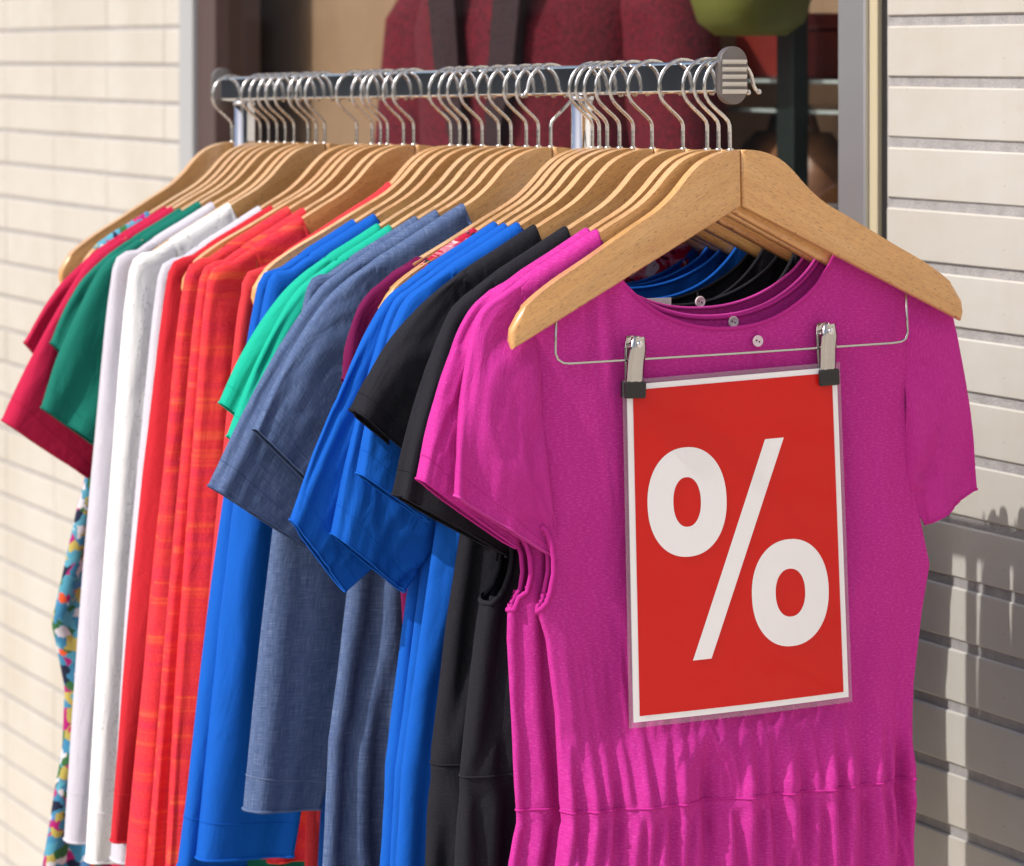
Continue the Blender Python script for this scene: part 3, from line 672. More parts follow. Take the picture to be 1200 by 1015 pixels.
def spline(p, M):
    out = []
    for k in range(len(p) - 1):
        p0, p1, p2, p3 = (np.array(p[max(0, min(len(p) - 1, j))]) for j in (k - 1, k, k + 1, k + 2))
        for s in np.linspace(0, 1, 12, endpoint=False):
            out.append(.5 * (2 * p1 + (p2 - p0) * s + (2 * p0 - 5 * p1 + 4 * p2 - p3) * s * s + (-p0 + 3 * p1 - 3 * p2 + p3) * s ** 3))
    out.append(np.array(p[-1])); out = np.array(out)
    l = np.concatenate([[0], np.cumsum(np.linalg.norm(np.diff(out, axis=0), axis=1))]); q = np.linspace(0, l[-1], M)
    return np.stack([np.interp(q, l, out[:, 0]), np.interp(q, l, out[:, 1])], -1)
def make_sleeve(seed, side, O0, I0, O1, I1, sf, sb, n=36, M=26, iters=70, ctrl=None, ictrl=None, d0=.013, d1=.02, exc=1.05, gz=-1.2e-5, hem_ridge=True, tilt=0., gather=0., bowout=.005, vertical_uv=False, kay=.010):
    """flattened tube from the armhole (O0 outer / I0 under) to the hem (O1 / I1); points are (u, z) on the left, mirrored for the right"""
    rng = np.random.default_rng(seed)
    c = np.linspace(0, 1, M)
    ctrl = ctrl or (O0[0] - .058, O0[1] - .022); ictrl = ictrl or ((I0[0] + I1[0]) / 2, (I0[1] + I1[1]) / 2)
    tip = (-.2500, -.150); bow = np.array((O1[0] - tip[0], O1[1] - tip[1])); nrm = np.array((bow[1], -bow[0])) / (np.linalg.norm(bow) + 1e-9)
    nrm = nrm * (1 if nrm[0] < 0 else -1)
    way = [O0, (-.226, float(zh(.226)) + .006), tip, tuple(np.array(tip) + bow * .3 + nrm * bowout), tuple(np.array(tip) + bow * .65 + nrm * bowout), O1]
    O = spline(way, M); I = np.array(bez(I0, ictrl, I1, M))
    th = np.linspace(0, 2 * np.pi, n, endpoint=False)
    mid = (O + I) / 2; hf = (O - I) / 2
    ct, st = np.cos(th), np.sin(th)
    dd = d0 + (d1 - d0) * np.clip(c * 1.6, 0, 1); dd = .0045 + (dd - .0045) * np.sqrt(np.clip(c / .14, 0, 1))
    X = mid[:, None, 0] + hf[:, None, 0] * ct; Z = mid[:, None, 1] + hf[:, None, 1] * ct
    sy = np.sign(st) * np.where(ct > 0, np.abs(st) ** .55, np.abs(st) ** .9)
    nz = (smooth_noise(rng, M, n, 2, 6) * .0055 + smooth_noise(rng, M, n, 1, 9) * .0035) * np.clip(c * 1.8, 0, 1)[:, None] + gather * smooth_noise(rng, M, n, 1, 18) * .0028 * np.exp(-((c - .12) / .16) ** 2)[:, None]
    lf, lb = min(sf, .05), min(sb, .05)
    Y = dd[:, None] * sy + nz
    Y = np.clip(Y, -sf, sb)
    frontm = (st < -1e-6)[None]; backm = (st > 1e-6)[None]
    P = np.stack([X, Y, Z], -1)
    w = np.ones((M, n)); w[0] = 0; w[1] = .3
    eh = np.ones((M, n)) * (1 + (exc - 1) * np.clip(c * 5, 0, 1))[:, None]
    if gather: eh[0:3] *= 1
    def clampf(P):
        y = P[..., 1]; x = P[..., 0]; z = P[..., 2]
        inside = (np.abs(x) < .2455) & (z < zh(x) + .0005) & (z > zb(x) - .001)
        mn = np.where(inside, HT + .0020, .0008)
        y2 = np.where(frontm, np.clip(y, -np.maximum(sf, mn), -mn), np.where(backm, np.clip(y, mn, np.maximum(sb, mn)), np.clip(y, -sf, sb)))
        over = (np.abs(x) < .2445) & (z < zh(x) + .0024) & (z > zh(x) - .008) & (np.abs(y2) < HT + .001)
        P[..., 2] = np.where(over, zh(x) + .0024, z)
        P[..., 1] = y2; return P
    P = relax(P, eh, np.ones((M - 1, n)), w, iters, clampf, gz=gz, ka=(.02, kay, .012), kbend=.4)
    if hem_ridge and M > 12:                             # doubled hem: a faint step above the edge
        for r_ in range(max(1, M - 4), M): P[r_, :, 1] *= 1.02
    length = np.concatenate([[0], np.cumsum(np.linalg.norm(np.diff(O, axis=0), axis=1))])
    wmid = np.linalg.norm(hf, axis=1) * 2
    U = (th / (2 * np.pi))[None] * (2 * wmid.mean() + .04); uvw = np.stack([np.broadcast_to(U, (M, n)), np.broadcast_to(length[:, None], (M, n))], -1)
    if vertical_uv: uvw = np.stack([uvw[..., 0], -Z], -1)
    if side > 0:
        P = P.copy(); P[..., 0] *= -1; P = P[:, ::-1]; uvw = uvw
    return P, uvw
def ring_tube(name, pts, r, n=6, closed=True, sub=2):
    pts = np.asarray(pts)
    return tube_mesh(name, [tuple(p) for p in pts], r, n, closed)

# =================================================================== GARMENTS
F = {
 'pink': fabric('magenta_jersey', (.50, .026, .272), col2=(.68, .10, .44), fuzz=.56),
 'black': fabric('charcoal_jersey', (.012, .012, .017), col2=(.026, .026, .034), fuzz=.8),
 'blue': fabric('bright_blue_cotton', (.004, .095, .47), fuzz=.4),
 'burgundy': fabric('burgundy_cotton', (.14, .005, .06), fuzz=.5),
 'chambray': fabric('blue_chambray', (.070, .112, .235), 'chambray', (.20, .255, .38)),
 'mint': fabric('mint_cotton', (.008, .40, .27), fuzz=.35),
 'coral': fabric('coral_knit', (.60, .035, .045), col2=(.75, .09, .10), fuzz=.5),
 'stripe': fabric('coral_orange_space_dyed_knit', (.66, .03, .05), 'stripe'),
 'red': fabric('red_knit', (.50, .016, .028), col2=(.62, .05, .06), fuzz=.5),
 'lilac': fabric('pale_lilac_grey_knit', (.58, .56, .64), 'rib'),
 'white': fabric('white_lace', (.82, .82, .82), 'lace'),
 'green': fabric('bottle_green_cotton', (.006, .145, .106), fuzz=.4),
 'crimson': fabric('crimson_cotton', (.45, .012, .058), fuzz=.4),
 'floral': fabric('multicoloured_flower_print', (.1, .3, .4), 'floral'),
 'print': fabric('red_pink_black_print', (.5, .1, .15), 'print'),
}
# key, t on the rail, fabric, label, category, sleeve kind, (outer hem px), (inner hem px or width in m), options
L = lambda **k: k
ITEMS = [
 L(k='sign_hanger', t=.004, lab='front wooden hanger with a clip bar holding the red percent sign', roll=R(-1.3), du=.009, sc=.985),
 L(k='pinkA', t=.027, f='pink', lab='magenta short-sleeved dress with gathered waist directly behind the red percent sign', cat='dress', so=(533, 580), si=(666, 662), hi=1),
 L(k='pinkB', t=.050, f='pink', lab='second magenta dress, squeezed between the front magenta dress and the black dresses', cat='dress', so=(490, 560), si=(602, 640), hi=1),
 L(k='blackA', t=.100, f='black', lab='black dress with puffed sleeve and open armhole next to the magenta dresses', cat='dress', so=(462, 578), si=(592, 650), hi=1),
 L(k='blackB', t=.166, f='black', lab='black short-sleeved dress with rolled sleeve edge lying over the bright blue tops', cat='dress', so=(414, 478), si=(520, 566), hi=1),
 L(k='blueA', t=.208, f='blue', lab='bright blue short-sleeved dress touching the black dress', cat='dress', so=(420, 555), si=(500, 610), hi=1),
 L(k='blueB', t=.238, f='blue', lab='middle one of the three bright blue short-sleeved dresses', cat='dress', so=(387, 622), si=(470, 690), hi=1),
 L(k='blueC', t=.266, f='blue', lab='bright blue short-sleeved dress next to the burgundy top, its sleeve lowest of the blue ones', cat='dress', so=(336, 606), si=(400, 690), hi=1),
 L(k='printtop', t=.2845, f='print', lab='pink, red and black printed top between the bright blue dresses and the burgundy top', cat='top'),
 L(k='burgundy', t=.301, f='burgundy', lab='burgundy top hanging between the printed top and the chrome rack post', cat='top', so=(408, 446), si=(455, 560)),
 L(k='chA', t=.400, f='chambray', lab='blue chambray short-sleeved dress on the far side of the rack post', cat='dress', so=(299, 500), si=(390, 590), hi=1),
 L(k='chB', t=.431, f='chambray', lab='blue chambray tunic with the longer flared sleeve lying over the blue long-sleeved tops', cat='tunic', so=(251, 573), si=(376, 650), hi=1),
 L(k='chC', t=.461, f='chambray', lab='chambray shirt with a long narrow cuffed sleeve hanging straight down', cat='shirt', so=(291, 950), w=.082, long=1, hi=1),
 L(k='mintA', t=.500, f='mint', lab='mint green short-sleeved top touching the chambray shirt', cat='top', so=(266, 508), si=(345, 566), hi=1),
 L(k='mintB', t=.532, f='mint', lab='mint green short-sleeved top next to the blue long-sleeved top', cat='top', so=(258, 470), si=(330, 530), hi=1),
 L(k='blueL1', t=.576, f='blue', lab='bright blue long-sleeved top with wide sleeve next to the mint tops', cat='top', so=(232, 1006), w=.105, long=1, hi=1),
 L(k='blueL2', t=.612, f='blue', lab='bright blue long-sleeved top next to the coral cardigan', cat='top', so=(206, 1012), w=.075, long=1),
 L(k='bare', t=.638, lab='bare wooden hanger between the blue long-sleeved top and the coral cardigan'),
 L(k='coral', t=.662, f='coral', lab='plain coral cardigan between the blue and the orange-striped tops', cat='cardigan', so=(214, 1005), w=.06, long=1, nw=.075),
 L(k='strA', t=.768, f='stripe', lab='coral and orange streaked long-sleeved top touching the coral cardigan', cat='top', so=(194, 1022), w=.065, long=1),
 L(k='strB', t=.798, f='stripe', lab='middle one of the three coral and orange streaked long-sleeved tops', cat='top', so=(172, 1024), w=.07, long=1),
 L(k='strC', t=.846, f='stripe', lab='coral and orange streaked long-sleeved top touching the red cardigan', cat='top', so=(150, 1024), w=.07, long=1),
 L(k='bare', t=.868, lab='bare wooden hanger between the striped tops and the red cardigan'),
 L(k='red', t=.894, f='red', lab='red knitted long-sleeved cardigan between the striped and the pale tops', cat='cardigan', so=(138, 988), w=.075, long=1),
 L(k='lilacA', t=.942, f='lilac', lab='pale lilac-grey long-sleeved top between the white lace top and the red cardigan', cat='top', so=(124, 1004), w=.05, long=1),
 L(k='white', t=1.046, f='white', lab='white lace long-sleeved top with small eyelet holes', cat='top', so=(99, 1006), w=.085, long=1),
 L(k='bare', t=1.074, lab='bare wooden hanger between the white lace top and the far lilac-grey top'),
 L(k='lilacB', t=1.102, f='lilac', lab='pale lilac-grey long-sleeved top between the white lace and the bottle green tops', cat='top', so=(79, 985), w=.06, long=1),
 L(k='greenA', t=1.150, f='green', lab='bottle green top with the longer sleeve, next to the lilac-grey top', cat='top', so=(51, 478), si=(112, 520)),
 L(k='greenB', t=1.180, f='green', lab='bottle green top with the shorter sleeve, next to the crimson tops', cat='top', so=(61, 400), si=(100, 440)),
 L(k='crimA', t=1.210, f='crimson', lab='crimson top with the longer wide sleeve, below the bottle green sleeves', cat='top', so=(7, 495), si=(106, 560)),
 L(k='crimB', t=1.240, f='crimson', lab='crimson top with the shorter sleeve, next to the flowered dress', cat='top', so=(27, 400), si=(70, 450)),
 L(k='floral', t=1.270, f='floral', lab='multicoloured flower-print sleeveless dress beside the crimson tops', cat='dress'),
 L(k='bare', t=1.376, lab='bare wooden hanger at the far end of the rail in front of the cream tiles', yaw=R(3)),
]
GNAME = {'dress': 'dress', 'top': 'top', 'tunic': 'tunic', 'cardigan': 'cardigan'}
ts = [i['t'] for i in ITEMS]
for n_, it in enumerate(ITEMS):
    it.setdefault('roll', R(random.Random(n_ * 5 + 1).uniform(-1.8, 1.8)) * (.3 if it.get('f') else 1.) if it['k'] not in ('pinkA',) else 0.); it.setdefault('yaw', R(random.Random(n_ * 7 + 3).uniform(-1.6, 1.6)) if it['k'] not in ('sign_hanger', 'pinkA') else 0.)
    half = lambda j: .0075 if ITEMS[j]['k'] in ('bare', 'sign_hanger') else None
    def lim(j):
        if j < 0 or j >= len(ITEMS): return .05
        g_ = abs(ts[j] - it['t'])
        return g_ - .0085 if half(j) else g_ / 2 - .0007
    it['sf'] = min(lim(n_ - 1), .014 if it['k'] == 'chA' else .024); it['sb'] = min(lim(n_ + 1), .026)
rnd = random.Random(11)
POST_T = (.325, 1.335)
for n_, it in enumerate(ITEMS):
    for pt in POST_T:
        if 0 < pt - it['t'] < .1 and it.get('f'): it['sb'] = min(it['sb'], pt - it['t'] - .0135)
        if 0 < it['t'] - pt < .1 and it.get('f'): it['sf'] = min(it['sf'], it['t'] - pt - .0135)

def sleeve_ring_hem(P, g, m, r=.0013):
    obj('hem', ring_tube('hem', P[-1], r, 5), m, g)

def garment(it, idx):
    k = it['k']; t = it['t']; m = F[it['f']]; sf, sb = it['sf'], it['sb']; hi = it.get('hi', 0)
    g = thing(it['cat'] if it['cat'] != 'top' else 'knit_top', it['lab'], it['cat'], peak(t), (0, it['roll'], ALPHA + it.get('yaw', 0)), 'garments on the rail')
    kw = dict(nc=61, M=56, iters=50) if not hi else dict(nc=81, M=80, iters=90)
    if it.get('long'): kw.update(hem=-.80, wid=((-.12, .205), (-.2, .185), (-.36, .17), (-.6, .175), (-.8, .185)), us=.205)
    kw['nw'] = it.get('nw', .125 if rnd.random() < .5 else .14)
    kw['depf'] = .10; kw['depb'] = .05
    if k == 'pinkA':
        kw = dict(nc=221, M=170, iters=230, us=.212, nw=.130, depf=.095, depb=.087, gk=84, hem=-.90, uc_low=.022, gz_=-.617, sf_low=.016,
                  wid=((-.12, .212), (-.2, .208), (-.34, .205), (-.405, .216), (-.45, .204), (-.52, .194), (-.6, .190), (-.62, .189), (-.66, .193), (-.9, .207)),
                  exc=((0, 1.0), (-.3, 1.0), (-.45, 1.0), (-.55, 1.04), (-.600, 1.22), (-.613, 1.03), (-.621, 1.03), (-.632, 1.30), (-.7, 1.24), (-1, 1.18)))
    elif k == 'pinkB':
        kw = dict(nc=141, M=140, iters=150, us=.212, nw=.128, depf=.086, depb=.080, hem=-.90, uc_low=-.006, gz_=-.617,
                  wid=((-.12, .212), (-.2, .205), (-.34, .205), (-.45, .207), (-.6, .198), (-.62, .197), (-.66, .205), (-.9, .22)),
                  exc=((0, 1.0), (-.2, 1.01), (-.4, 1.05), (-.595, 1.14), (-.612, 1.03), (-.622, 1.03), (-.64, 1.18), (-1, 1.2)))
    elif k in ('blackA', 'blackB'):
        kw = dict(nc=101, M=110, iters=140, us=.21, nw=.128, depf=.100 if k == 'blackA' else .088, depb=.08, hem=-.92, uc_low=-.004, gz_=-.591,
                  wid=((-.12, .21), (-.2, .2), (-.34, .2), (-.45, .218), (-.585, .236), (-.6, .236), (-.64, .24), (-.9, .255)),
                  exc=((0, 1.0), (-.3, 1.03), (-.57, 1.12), (-.585, 1.02), (-.597, 1.02), (-.62, 1.16), (-1, 1.18)))
    elif k.startswith('blue') and not it.get('long'):
        kw.update(hem=-.98, depf=.080, depb=.07, nw=.125, wid=((-.12, .205), (-.2, .205), (-.36, .215), (-.6, .25), (-.98, .275)), exc=((0, 1), (-.3, 1.04), (-.6, 1.15), (-1, 1.22)))
    elif k == 'burgundy': kw.update(nw=.19, us=.222, hem=-.95, wid=((-.12, .21), (-.3, .22), (-.6, .2), (-.95, .2)))
    elif k == 'chB':
        kw.update(hem=-.95, wid=((-.12, .205), (-.2, .205), (-.36, .205), (-.6, .21), (-.95, .23)), exc=((0, 1), (-.3, 1.05), (-.7, 1.16), (-1, 1.16)), nw=.115)
    elif k == 'printtop': kw.update(hem=-.62, us=.215, wid=((-.1, .215), (-.2, .18), (-.4, .15), (-.62, .15)), nw=.14, depf=.03)
    elif k == 'chA': kw.update(hem=-1.0, wid=((-.12, .205), (-.2, .2), (-.36, .22), (-.6, .255), (-1., .28)), exc=((0, 1), (-.3, 1.05), (-.7, 1.18), (-1, 1.2)), nw=.10)
    elif k == 'floral': kw.update(nc=81, M=90, iters=90, hem=-1.0, us=.225, nw=.15, wid=((-.13, .225), (-.2, .20), (-.36, .22), (-.46, .248), (-.52, .262), (-.595, .279), (-.68, .262), (-.75, .266), (-.9, .292), (-1.0, .302)))
    P, uvw, ins, front = make_body(g, 100 + idx, sf, sb, **kw)
    skip = None
    if k in ('pinkA', 'pinkB', 'blackA'):
        N_ = P.shape[1]; skip = np.zeros((P.shape[0] - 1, N_), bool); half_n = N_ // 2
        hole_w = lambda z_: .019 * np.sin(np.pi * np.clip((z_ + .426) / .082, 0, 1) ** .8) ** .75
        for side_col in (0,):
            ue = P[:, side_col, 0]; du_ = np.abs(P[..., 0] - ue[:, None]); near = np.abs((np.arange(N_) - side_col + half_n) % N_ - half_n) < N_ // 8
            for r3 in range(P.shape[0]):
                z3 = P[r3, 0, 2]
                if -.426 < z3 < -.344:
                    for sg in (1, -1):
                        cs = (np.arange(1, N_ // 8) * sg) % N_; w3 = float(hole_w(np.array(z3)))
                        c3 = cs[int(np.argmin(np.abs(np.abs(P[r3, cs, 0] - ue[r3]) - w3)))]; P[r3, c3, 0] = ue[r3] + np.sign(P[r3, c3, 0] - ue[r3]) * w3 * .999
            du_ = np.abs(P[..., 0] - ue[:, None])
            hv = (du_ < hole_w(P[..., 2])) & near[None] & (P[..., 2] < -.344) & (P[..., 2] > -.426)
            skip |= hv[:-1] & np.roll(hv, -1, 1)[:-1] & hv[1:] & np.roll(hv, -1, 1)[1:]
    body = obj('body', grid_mesh('body', P, uvw, skip), m, g)
    # bound neckline and bottom hem
    cols = np.where(ins)[0]; fcols = cols[cols < len(ins) // 2 + 1]; bcols = cols[cols > len(ins) // 2]
    neck = np.concatenate([P[0, fcols], P[0, bcols]])
    obj('neck_binding', ring_tube('neck_binding', neck, .0019, 6), m, g)
    obj('hem', ring_tube('hem', P[-1], .0012, 5), m, g)
    if k in ('pinkA', 'pinkB', 'blackA', 'blackB'):
        zrow = -.617 if k[:4] == 'pink' else -.591
        r_ = int(np.argmin(np.abs(P[:, P.shape[1] // 4, 2] - zrow)))
        nrm = P[r_].copy(); obj('waist_seam', ring_tube('waist_seam', nrm + np.where(front, -.0003, .0003)[:, None] * np.array([0, 1, 0]), .0012, 5), m, g)
    # sleeves
    if it.get('so'):
        uo, zo = inv(*it['so'], t)
        if it.get('long'):
            O0 = (-.198, float(zh(.198)) + .004); I0 = (-.178, -.30)
            ui, zi = uo + it['w'], zo - .006
            ctrl = (-.262, -.125)
            for s in (-1, 1):
                # a hanging long sleeve: shoulder curve, then almost straight down
                Mz = 70 if hi else 54
                P2, uv2 = make_sleeve(idx * 7 + s, s, O0, I0, (uo, zo), (ui, zi), sf, sb, 40, Mz, 60, bowout=.004, vertical_uv=True, ictrl=(-.168, -.45), d0=.0130, d1=min(.024, (sf + sb) * .45), exc=1.02)
                sl = obj('sleeve', grid_mesh('sleeve', P2, uv2), m, g)
                obj('cuff', ring_tube('cuff', P2[-1], .0016, 6), m, sl)
                r2 = P2[-5]; ctr = r2.mean(0); obj('cuff_seam', ring_tube('cuff_seam', r2 + (r2 - ctr) * .006, .0006, 4), m, sl)
        else:
            ui, zi = inv(*it['si'], t)
            for s in (-1, 1):
                O1, I1 = (uo, zo), (ui, zi); O0 = (-.200, float(zh(.2)) + .004); I0 = (-.176, max(-.345, zi + .03)); ct = None
                if k == 'pinkA' and s > 0:
                    a1, b1 = inv(1143, 572, t), inv(1084, 613, t)
                    O1, I1 = (-a1[0], a1[1]), (-b1[0], b1[1]); I0 = (-.205, -.34)
                elif s > 0: O1, I1 = (uo * .98, zo), (ui, zi)
                pass
                nn, MM, itn = (72, 52, 110) if hi else (40, 30, 60)
                P2, uv2 = make_sleeve(idx * 7 + s, s, O0, I0, O1, I1, sf, sb, nn, MM, itn, ctrl=ct, d0=.0148, d1=min(.03, (sf + sb) * .5), exc=1.02, gather=1. if k in ('pinkA', 'pinkB', 'blackA', 'blackB') else 0.)
                sl = obj('sleeve', grid_mesh('sleeve', P2, uv2), m, g)
                obj('hem', ring_tube('hem', P2[-1], .0013, 5), m, sl)
                r2 = P2[-(6 if hi else 4)]; ctr = r2.mean(0); obj('hem_seam', ring_tube('hem_seam', r2 + (r2 - ctr) * .002, .0005, 4), m, sl)
                if k in ('pinkA', 'pinkB', 'blackA') and s < 0:     # bound edge of the armhole below the sleeve, lying on the body
                    N_ = P.shape[1]; row = lambda z_: int(np.argmin(np.abs(P[:, 0, 2] - z_))); pts = []
                    for z_, sg in ((-.346, 1), (-.354, 1), (-.367, 1), (-.380, 1), (-.394, 1), (-.408, 1), (-.418, 1), (-.4245, 1), (-.4265, 0), (-.4245, -1), (-.418, -1), (-.408, -1), (-.394, -1), (-.380, -1), (-.367, -1), (-.354, -1), (-.346, -1)):
                        r3 = row(z_); wd = float(hole_w(np.array(z_))) * abs(sg); cs = (np.arange(0, N_ // 8) * (sg or 1)) % N_
                        c3 = cs[int(np.argmin(np.abs(np.abs(P[r3, cs, 0] - P[r3, 0, 0]) - wd)))]
                        pts.append(P[r3, c3] + np.array([0, -.0008 * sg, 0]))
                    obj('armhole_binding', tube_mesh('armhole_binding', [tuple(p) for p in pts], .0027, 8), m, g)
    return g, P, ins, front

def button_mesh():
    bm = bmesh.new(); prof = [(.0, .0010), (.0036, .0010), (.0042, .0018), (.0052, .0018), (.0056, .0008), (.0052, 0)]; n = 20; rings = []
    for r, h in prof: rings.append([bm.verts.new((max(r, 1e-5) * math.cos(2 * math.pi * k / n), -h, max(r, 1e-5) * math.sin(2 * math.pi * k / n))) for k in range(n)])
    for A, B in zip(rings, rings[1:]):
        for q in range(n): bm.faces.new((A[q], A[(q + 1) % n], B[(q + 1) % n], B[q]))
    return bm_mesh('button', bm, True)
BUTTON = button_mesh(); HOLE = tube_mesh('hole', [(0, -.0012, 0), (0, -.0004, 0)], .0008, 8)
def add_button(g, P, front, t, px, py, m):
    u, z = inv(px, py, t)
    fr = P[:, front]; j = np.unravel_index(np.argmin((fr[..., 0] - u) ** 2 + (fr[..., 2] - z) ** 2), fr.shape[:2])
    pl = [fr[np.unravel_index(np.argmin((fr[..., 0] - u) ** 2 + (fr[..., 2] - (z + q_)) ** 2), fr.shape[:2])] for q_ in (.004, -.012, -.028, -.045)]
    obj('placket', tube_mesh('placket', [(u, p[1] - .0003, z + q_) for p, q_ in zip(pl, (.009, -.012, -.028, -.045))], .0009, 6), F['pink'] if m is M_BUTTON else F['black'], g)
    b = obj('button', BUTTON, m, g, (u, fr[j][1] - .0045, z), (0, R(25), 0))
    for s in (-1, 1): obj('hole', HOLE, M_THREAD, b, (s * .0016, -.0004, 0))

PAD = {s: pad_mesh(s) for s in (-1, 1)}
for idx, it in enumerate(ITEMS):
    t = it['t']
    if it.get('f'):
        lab = 'wooden hanger carrying the ' + it['lab'].split(',')[0]
        words = lab.split(); lab = ' '.join(words[:16])
        while lab.split()[-1] in ('the', 'a', 'and', 'of', 'between', 'with', 'next', 'to', 'its', 'one', 'over', 'in', 'by'): lab = ' '.join(lab.split()[:-1])
    else: lab = it['lab']
    h = hanger(t, lab, it.get('yaw', 0), it.get('roll', 0), (it['k'] == 'chA'), it.get('du', 0))
    it['hanger'] = h
    if it['k'] in ('burgundy', 'bare') and it['t'] < 1.3 and rnd.random() < .5:
        for s in (-1, 1): obj('grip_strip', PAD[s], M_PAD, h)
    if it.get('f'):
        g, P, ins, front = garment(it, idx)
        if it['k'] == 'pinkA': add_button(g, P, front, t, 877, 398, M_BUTTON)
        if it['k'] == 'pinkB': add_button(g, P, front, t, 851, 376, M_BUTTON)
        if it['k'] == 'blackA':
            add_button(g, P, front, t, 807, 352, plain('grey_button', (.35, .33, .37), .35))
            u, z = inv(765, 358, t); obj('label', box_mesh('label', u - .013, u + .013, -.0125, -.0115, z - .012, z + .008), M_LABEL, g)

# ---- clip bar on the front hanger
fh = ITEMS[0]['hanger']; ft = ITEMS[0]['t']
def Pw(px, py, y=0.):                          # pixel -> local to the (slightly tilted) front hanger
    u, z = inv(px, py, ft); q = -ITEMS[0]['roll']; u -= ITEMS[0]['du']
    return (u * math.cos(q) + z * math.sin(q), y, -u * math.sin(q) + z * math.cos(q))
wire = [Pw(652, 365), Pw(651, 400), Pw(651, 414), Pw(653.5, 421), Pw(660, 425.5), Pw(668, 426), Pw(860, 414.5), Pw(1046, 402), Pw(1056, 400.5), Pw(1061.5, 397), Pw(1063.5, 390), Pw(1063, 378), Pw(1061.5, 345)]
obj('clip_bar', tube_mesh('clip_bar', wire, .0013, 10), plain('clip_bar_steel', (.5, .5, .5), .18, 1.), fh)
M_CLIP = plain('clip_chrome', (.50, .49, .48), .12, 1.)
def clip(px_top, py_top, px_bot, py_bot):
    cx, _, cz = Pw((px_top + px_bot) / 2, (py_top + py_bot) / 2); top = Pw(px_top, py_top); bot = Pw(px_bot, py_bot)
    e = thing('clip', None, None); e.parent = fh; 
    d = Vector(bot) - Vector(top); Lc = d.length; ang = math.atan2(d.x, -d.z)
    e.location = top; e.rotation_euler = (0, -ang, 0)
    for sgn, nm in ((-1, 'jaw'), (1, 'jaw')):
        lift = .0085 if sgn < 0 else .006
        poly_y = [(0, lift), (.012, lift - .0005), (.024, .005), (Lc - .016, .0035), (Lc, .0022)]
        bm = bmesh.new(); prev = None
        for zz, yy in poly_y:
            hw = .0085 if zz > .004 else .0065
            ring = [bm.verts.new((x, sgn * (yy + b_), -zz)) for x, b_ in ((-hw, -.0026), (-hw, 0), (-hw * .55, .0016), (0, .0008), (hw * .55, .0016), (hw, 0), (hw, -.0026))]
            if prev:
                for q in range(6): bm.faces.new((prev[q], prev[q + 1], ring[q + 1], ring[q]))
            prev = ring
        me = bm_mesh('jaw', bm, True); j = obj('jaw', me, M_CLIP, e)
        sm = j.modifiers.new('thick', 'SOLIDIFY'); sm.thickness = .0008
        obj('rubber_tip', box_mesh('rubber_tip', -.0108, .0108, sgn * .0012 if sgn > 0 else -.0062, sgn * .0062 if sgn > 0 else -.0012, -Lc - .002, -Lc + .0135, .0015, 2), M_RUBBER, e)
    obj('spring', tube_mesh('spring', [(.004 * math.cos(a), .0045 * math.sin(a), -.006 + .0 * a) for a in np.linspace(0, 5.8, 14)], .0009, 6), M_CHROME, e)
    obj('rivet', tube_mesh('rivet', [(0, -.0118, -.007), (0, -.0085, -.007)], .0032, 14), M_CHROME, e)
    return e
clip(744, 394, 742, 464); clip(967, 379, 969.5, 449)

# ---- laminated percent sign, hanging from the clips
sign = thing('percent_sign', 'laminated red sale sign with a white percent mark clipped to the front hanger', 'sign', peak(ft), (0, 0, ALPHA))
TL, TR, BR, BL = (Vector((inv(*p, ft)[0], inv(*p, ft)[1])) for p in ((729.5, 446), (984.5, 424), (999, 822.5), (737.5, 854)))
def sgn_pt(a, b, y):                           # a,b in 0..1 over the laminated sheet; the sheet bows slightly
    p = (TL * (1 - a) + TR * a) * (1 - b) + (BL * (1 - a) + BR * a) * b
    return (p.x, y - .004 * math.sin(math.pi * a) * b, p.y)
def sheet(name, a0, a1, b0, b1, y, m, thick=None):
    bm = bmesh.new(); n = 16
    def lay(yy): return [[bm.verts.new(sgn_pt(a0 + (a1 - a0) * i / n, b0 + (b1 - b0) * j / n, yy)) for i in range(n + 1)] for j in range(n + 1)]
    V = lay(y)
    for j in range(n):
        for i in range(n): bm.faces.new((V[j][i], V[j][i + 1], V[j + 1][i + 1], V[j + 1][i]))
    return obj(name, bm_mesh(name, bm, True), m, sign)
def glossy_print(name, col):
    m, n, l, b = new_mat(name); co = n.new('ShaderNodeTexCoord').outputs['Object']
    b.inputs['Base Color'].default_value = (*col, 1); b.inputs['Roughness'].default_value = .5
    b.inputs['Specular IOR Level'].default_value = .2; b.inputs['Coat Weight'].default_value = .3; b.inputs['Coat Roughness'].default_value = .05; b.inputs['Coat IOR'].default_value = 1.45
    f = noise_node(n, l, mapping(n, l, co, (9, 9, 3.5)), 1., 2., .5, .6)
    bp = n.new('ShaderNodeBump'); bp.inputs['Strength'].default_value = .5; bp.inputs['Distance'].default_value = .006; l.new(f, bp.inputs['Height'])
    l.new(bp.outputs[0], b.inputs['Coat Normal']); return m
M_PAPER = glossy_print('laminated_white_paper', (.88, .87, .90)); M_SIGNRED = glossy_print('laminated_red_print', (.62, .008, .005))
def laminate_mat():
    m, n, l, b = new_mat('clear_laminate'); n.remove(b); out = n['Material Output']
    tr = n.new('ShaderNodeBsdfTransparent'); tr.inputs[0].default_value = (.90, .90, .92, 1); di = n.new('ShaderNodeBsdfPrincipled'); di.inputs['Base Color'].default_value = (.7, .68, .7, 1); di.inputs['Roughness'].default_value = .1
    ms = n.new('ShaderNodeMixShader'); ms.inputs[0].default_value = .22
    l.new(tr.outputs[0], ms.inputs[1]); l.new(di.outputs[0], ms.inputs[2]); l.new(ms.outputs[0], out.inputs[0]); return m
SY = 0.0
sheet('laminate', 0, 1, 0, 1, SY + .0004, laminate_mat())
sheet('paper', .018, .982, .014, .984, SY - .0002, M_PAPER)
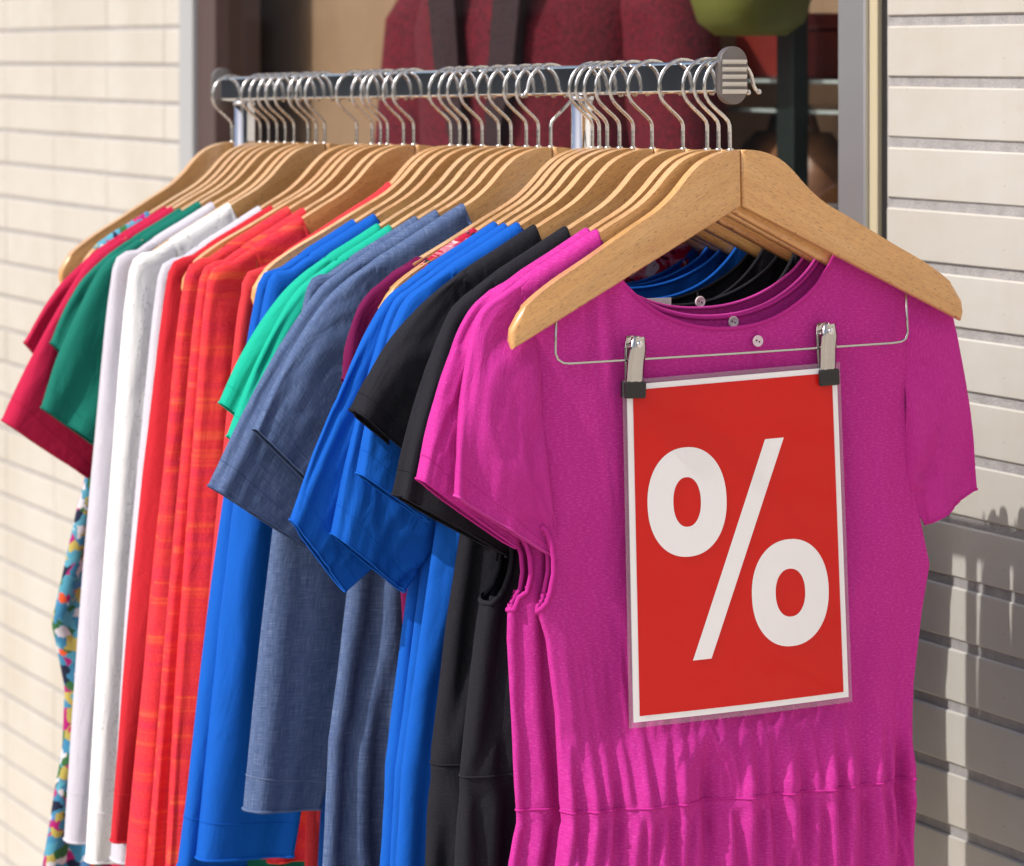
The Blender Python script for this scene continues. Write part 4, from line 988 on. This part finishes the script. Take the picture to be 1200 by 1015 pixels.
sheet('backing', .018, .982, .014, .984, SY + .0010, plain('paper_back', (.7, .7, .7), .6))
ra, rb2, rc2, rd2 = .044, .958, .030, .967
sheet('red_panel', ra, rb2, rc2, rd2, SY - .0006, M_SIGNRED)
def px_ab(px, py):                             # pixel -> (a, b) on the sheet
    q = Vector(inv(px, py, ft)); a, b = .5, .5
    for _ in range(30):
        p = (TL * (1 - a) + TR * a) * (1 - b) + (BL * (1 - a) + BR * a) * b
        da = (TR - TL) * (1 - b) + (BR - BL) * b; db = (BL - TL) * (1 - a) + (BR - TR) * a; e = q - p
        det = da.x * db.y - da.y * db.x; a += (e.x * db.y - e.y * db.x) / det; b += (da.x * e.y - da.y * e.x) / det
    return a, b
def ring_print(cx, cy, rx, ry, hx_, hy_, tilt):
    bm = bmesh.new(); n = 72; V = []
    for k in range(n):
        th = 2 * math.pi * k / n; row = []
        for q in range(5):
            s = q / 4; X_ = (rx + (hx_ - rx) * s) * abs(math.cos(th)) ** .92 * (1 if math.cos(th) > 0 else -1); Y_ = (ry + (hy_ - ry) * s) * abs(math.sin(th)) ** .92 * (1 if math.sin(th) > 0 else -1)
            a, b = px_ab(cx + X_ + Y_ * .03, cy + Y_ + X_ * tilt); row.append(bm.verts.new(sgn_pt(a, b, SY - .0010)))
        V.append(row)
    for k in range(n):
        for q in range(4): bm.faces.new((V[k][q], V[(k + 1) % n][q], V[(k + 1) % n][q + 1], V[k][q + 1]))
    obj('percent_ring', bm_mesh('percent_ring', bm, True), M_PAPER, sign)
ring_print(804, 588, 46, 64, 16, 29, -.09); ring_print(924.5, 694, 45.5, 62.5, 17.5, 28, -.10)
bm = bmesh.new(); V = []
for s in np.linspace(0, 1, 13):
    l_ = (895.5 + (810 - 895.5) * s, 514.5 + (773.5 - 514.5) * s); r_ = (917.5 + (831.5 - 917.5) * s, 512.5 + (771 - 512.5) * s)
    V.append([bm.verts.new(sgn_pt(*px_ab(l_[0] + (r_[0] - l_[0]) * q / 3, l_[1] + (r_[1] - l_[1]) * q / 3), SY - .0010)) for q in range(4)])
for A, B in zip(V, V[1:]):
    for q in range(3): bm.faces.new((A[q], A[q + 1], B[q + 1], B[q]))
obj('percent_slash', bm_mesh('percent_slash', bm, True), M_PAPER, sign)
print('script seconds', round(time.time() - T_START, 1), 'tris', sum(len(o.data.polygons) * 2 for o in bpy.data.objects if o.type == 'MESH'))
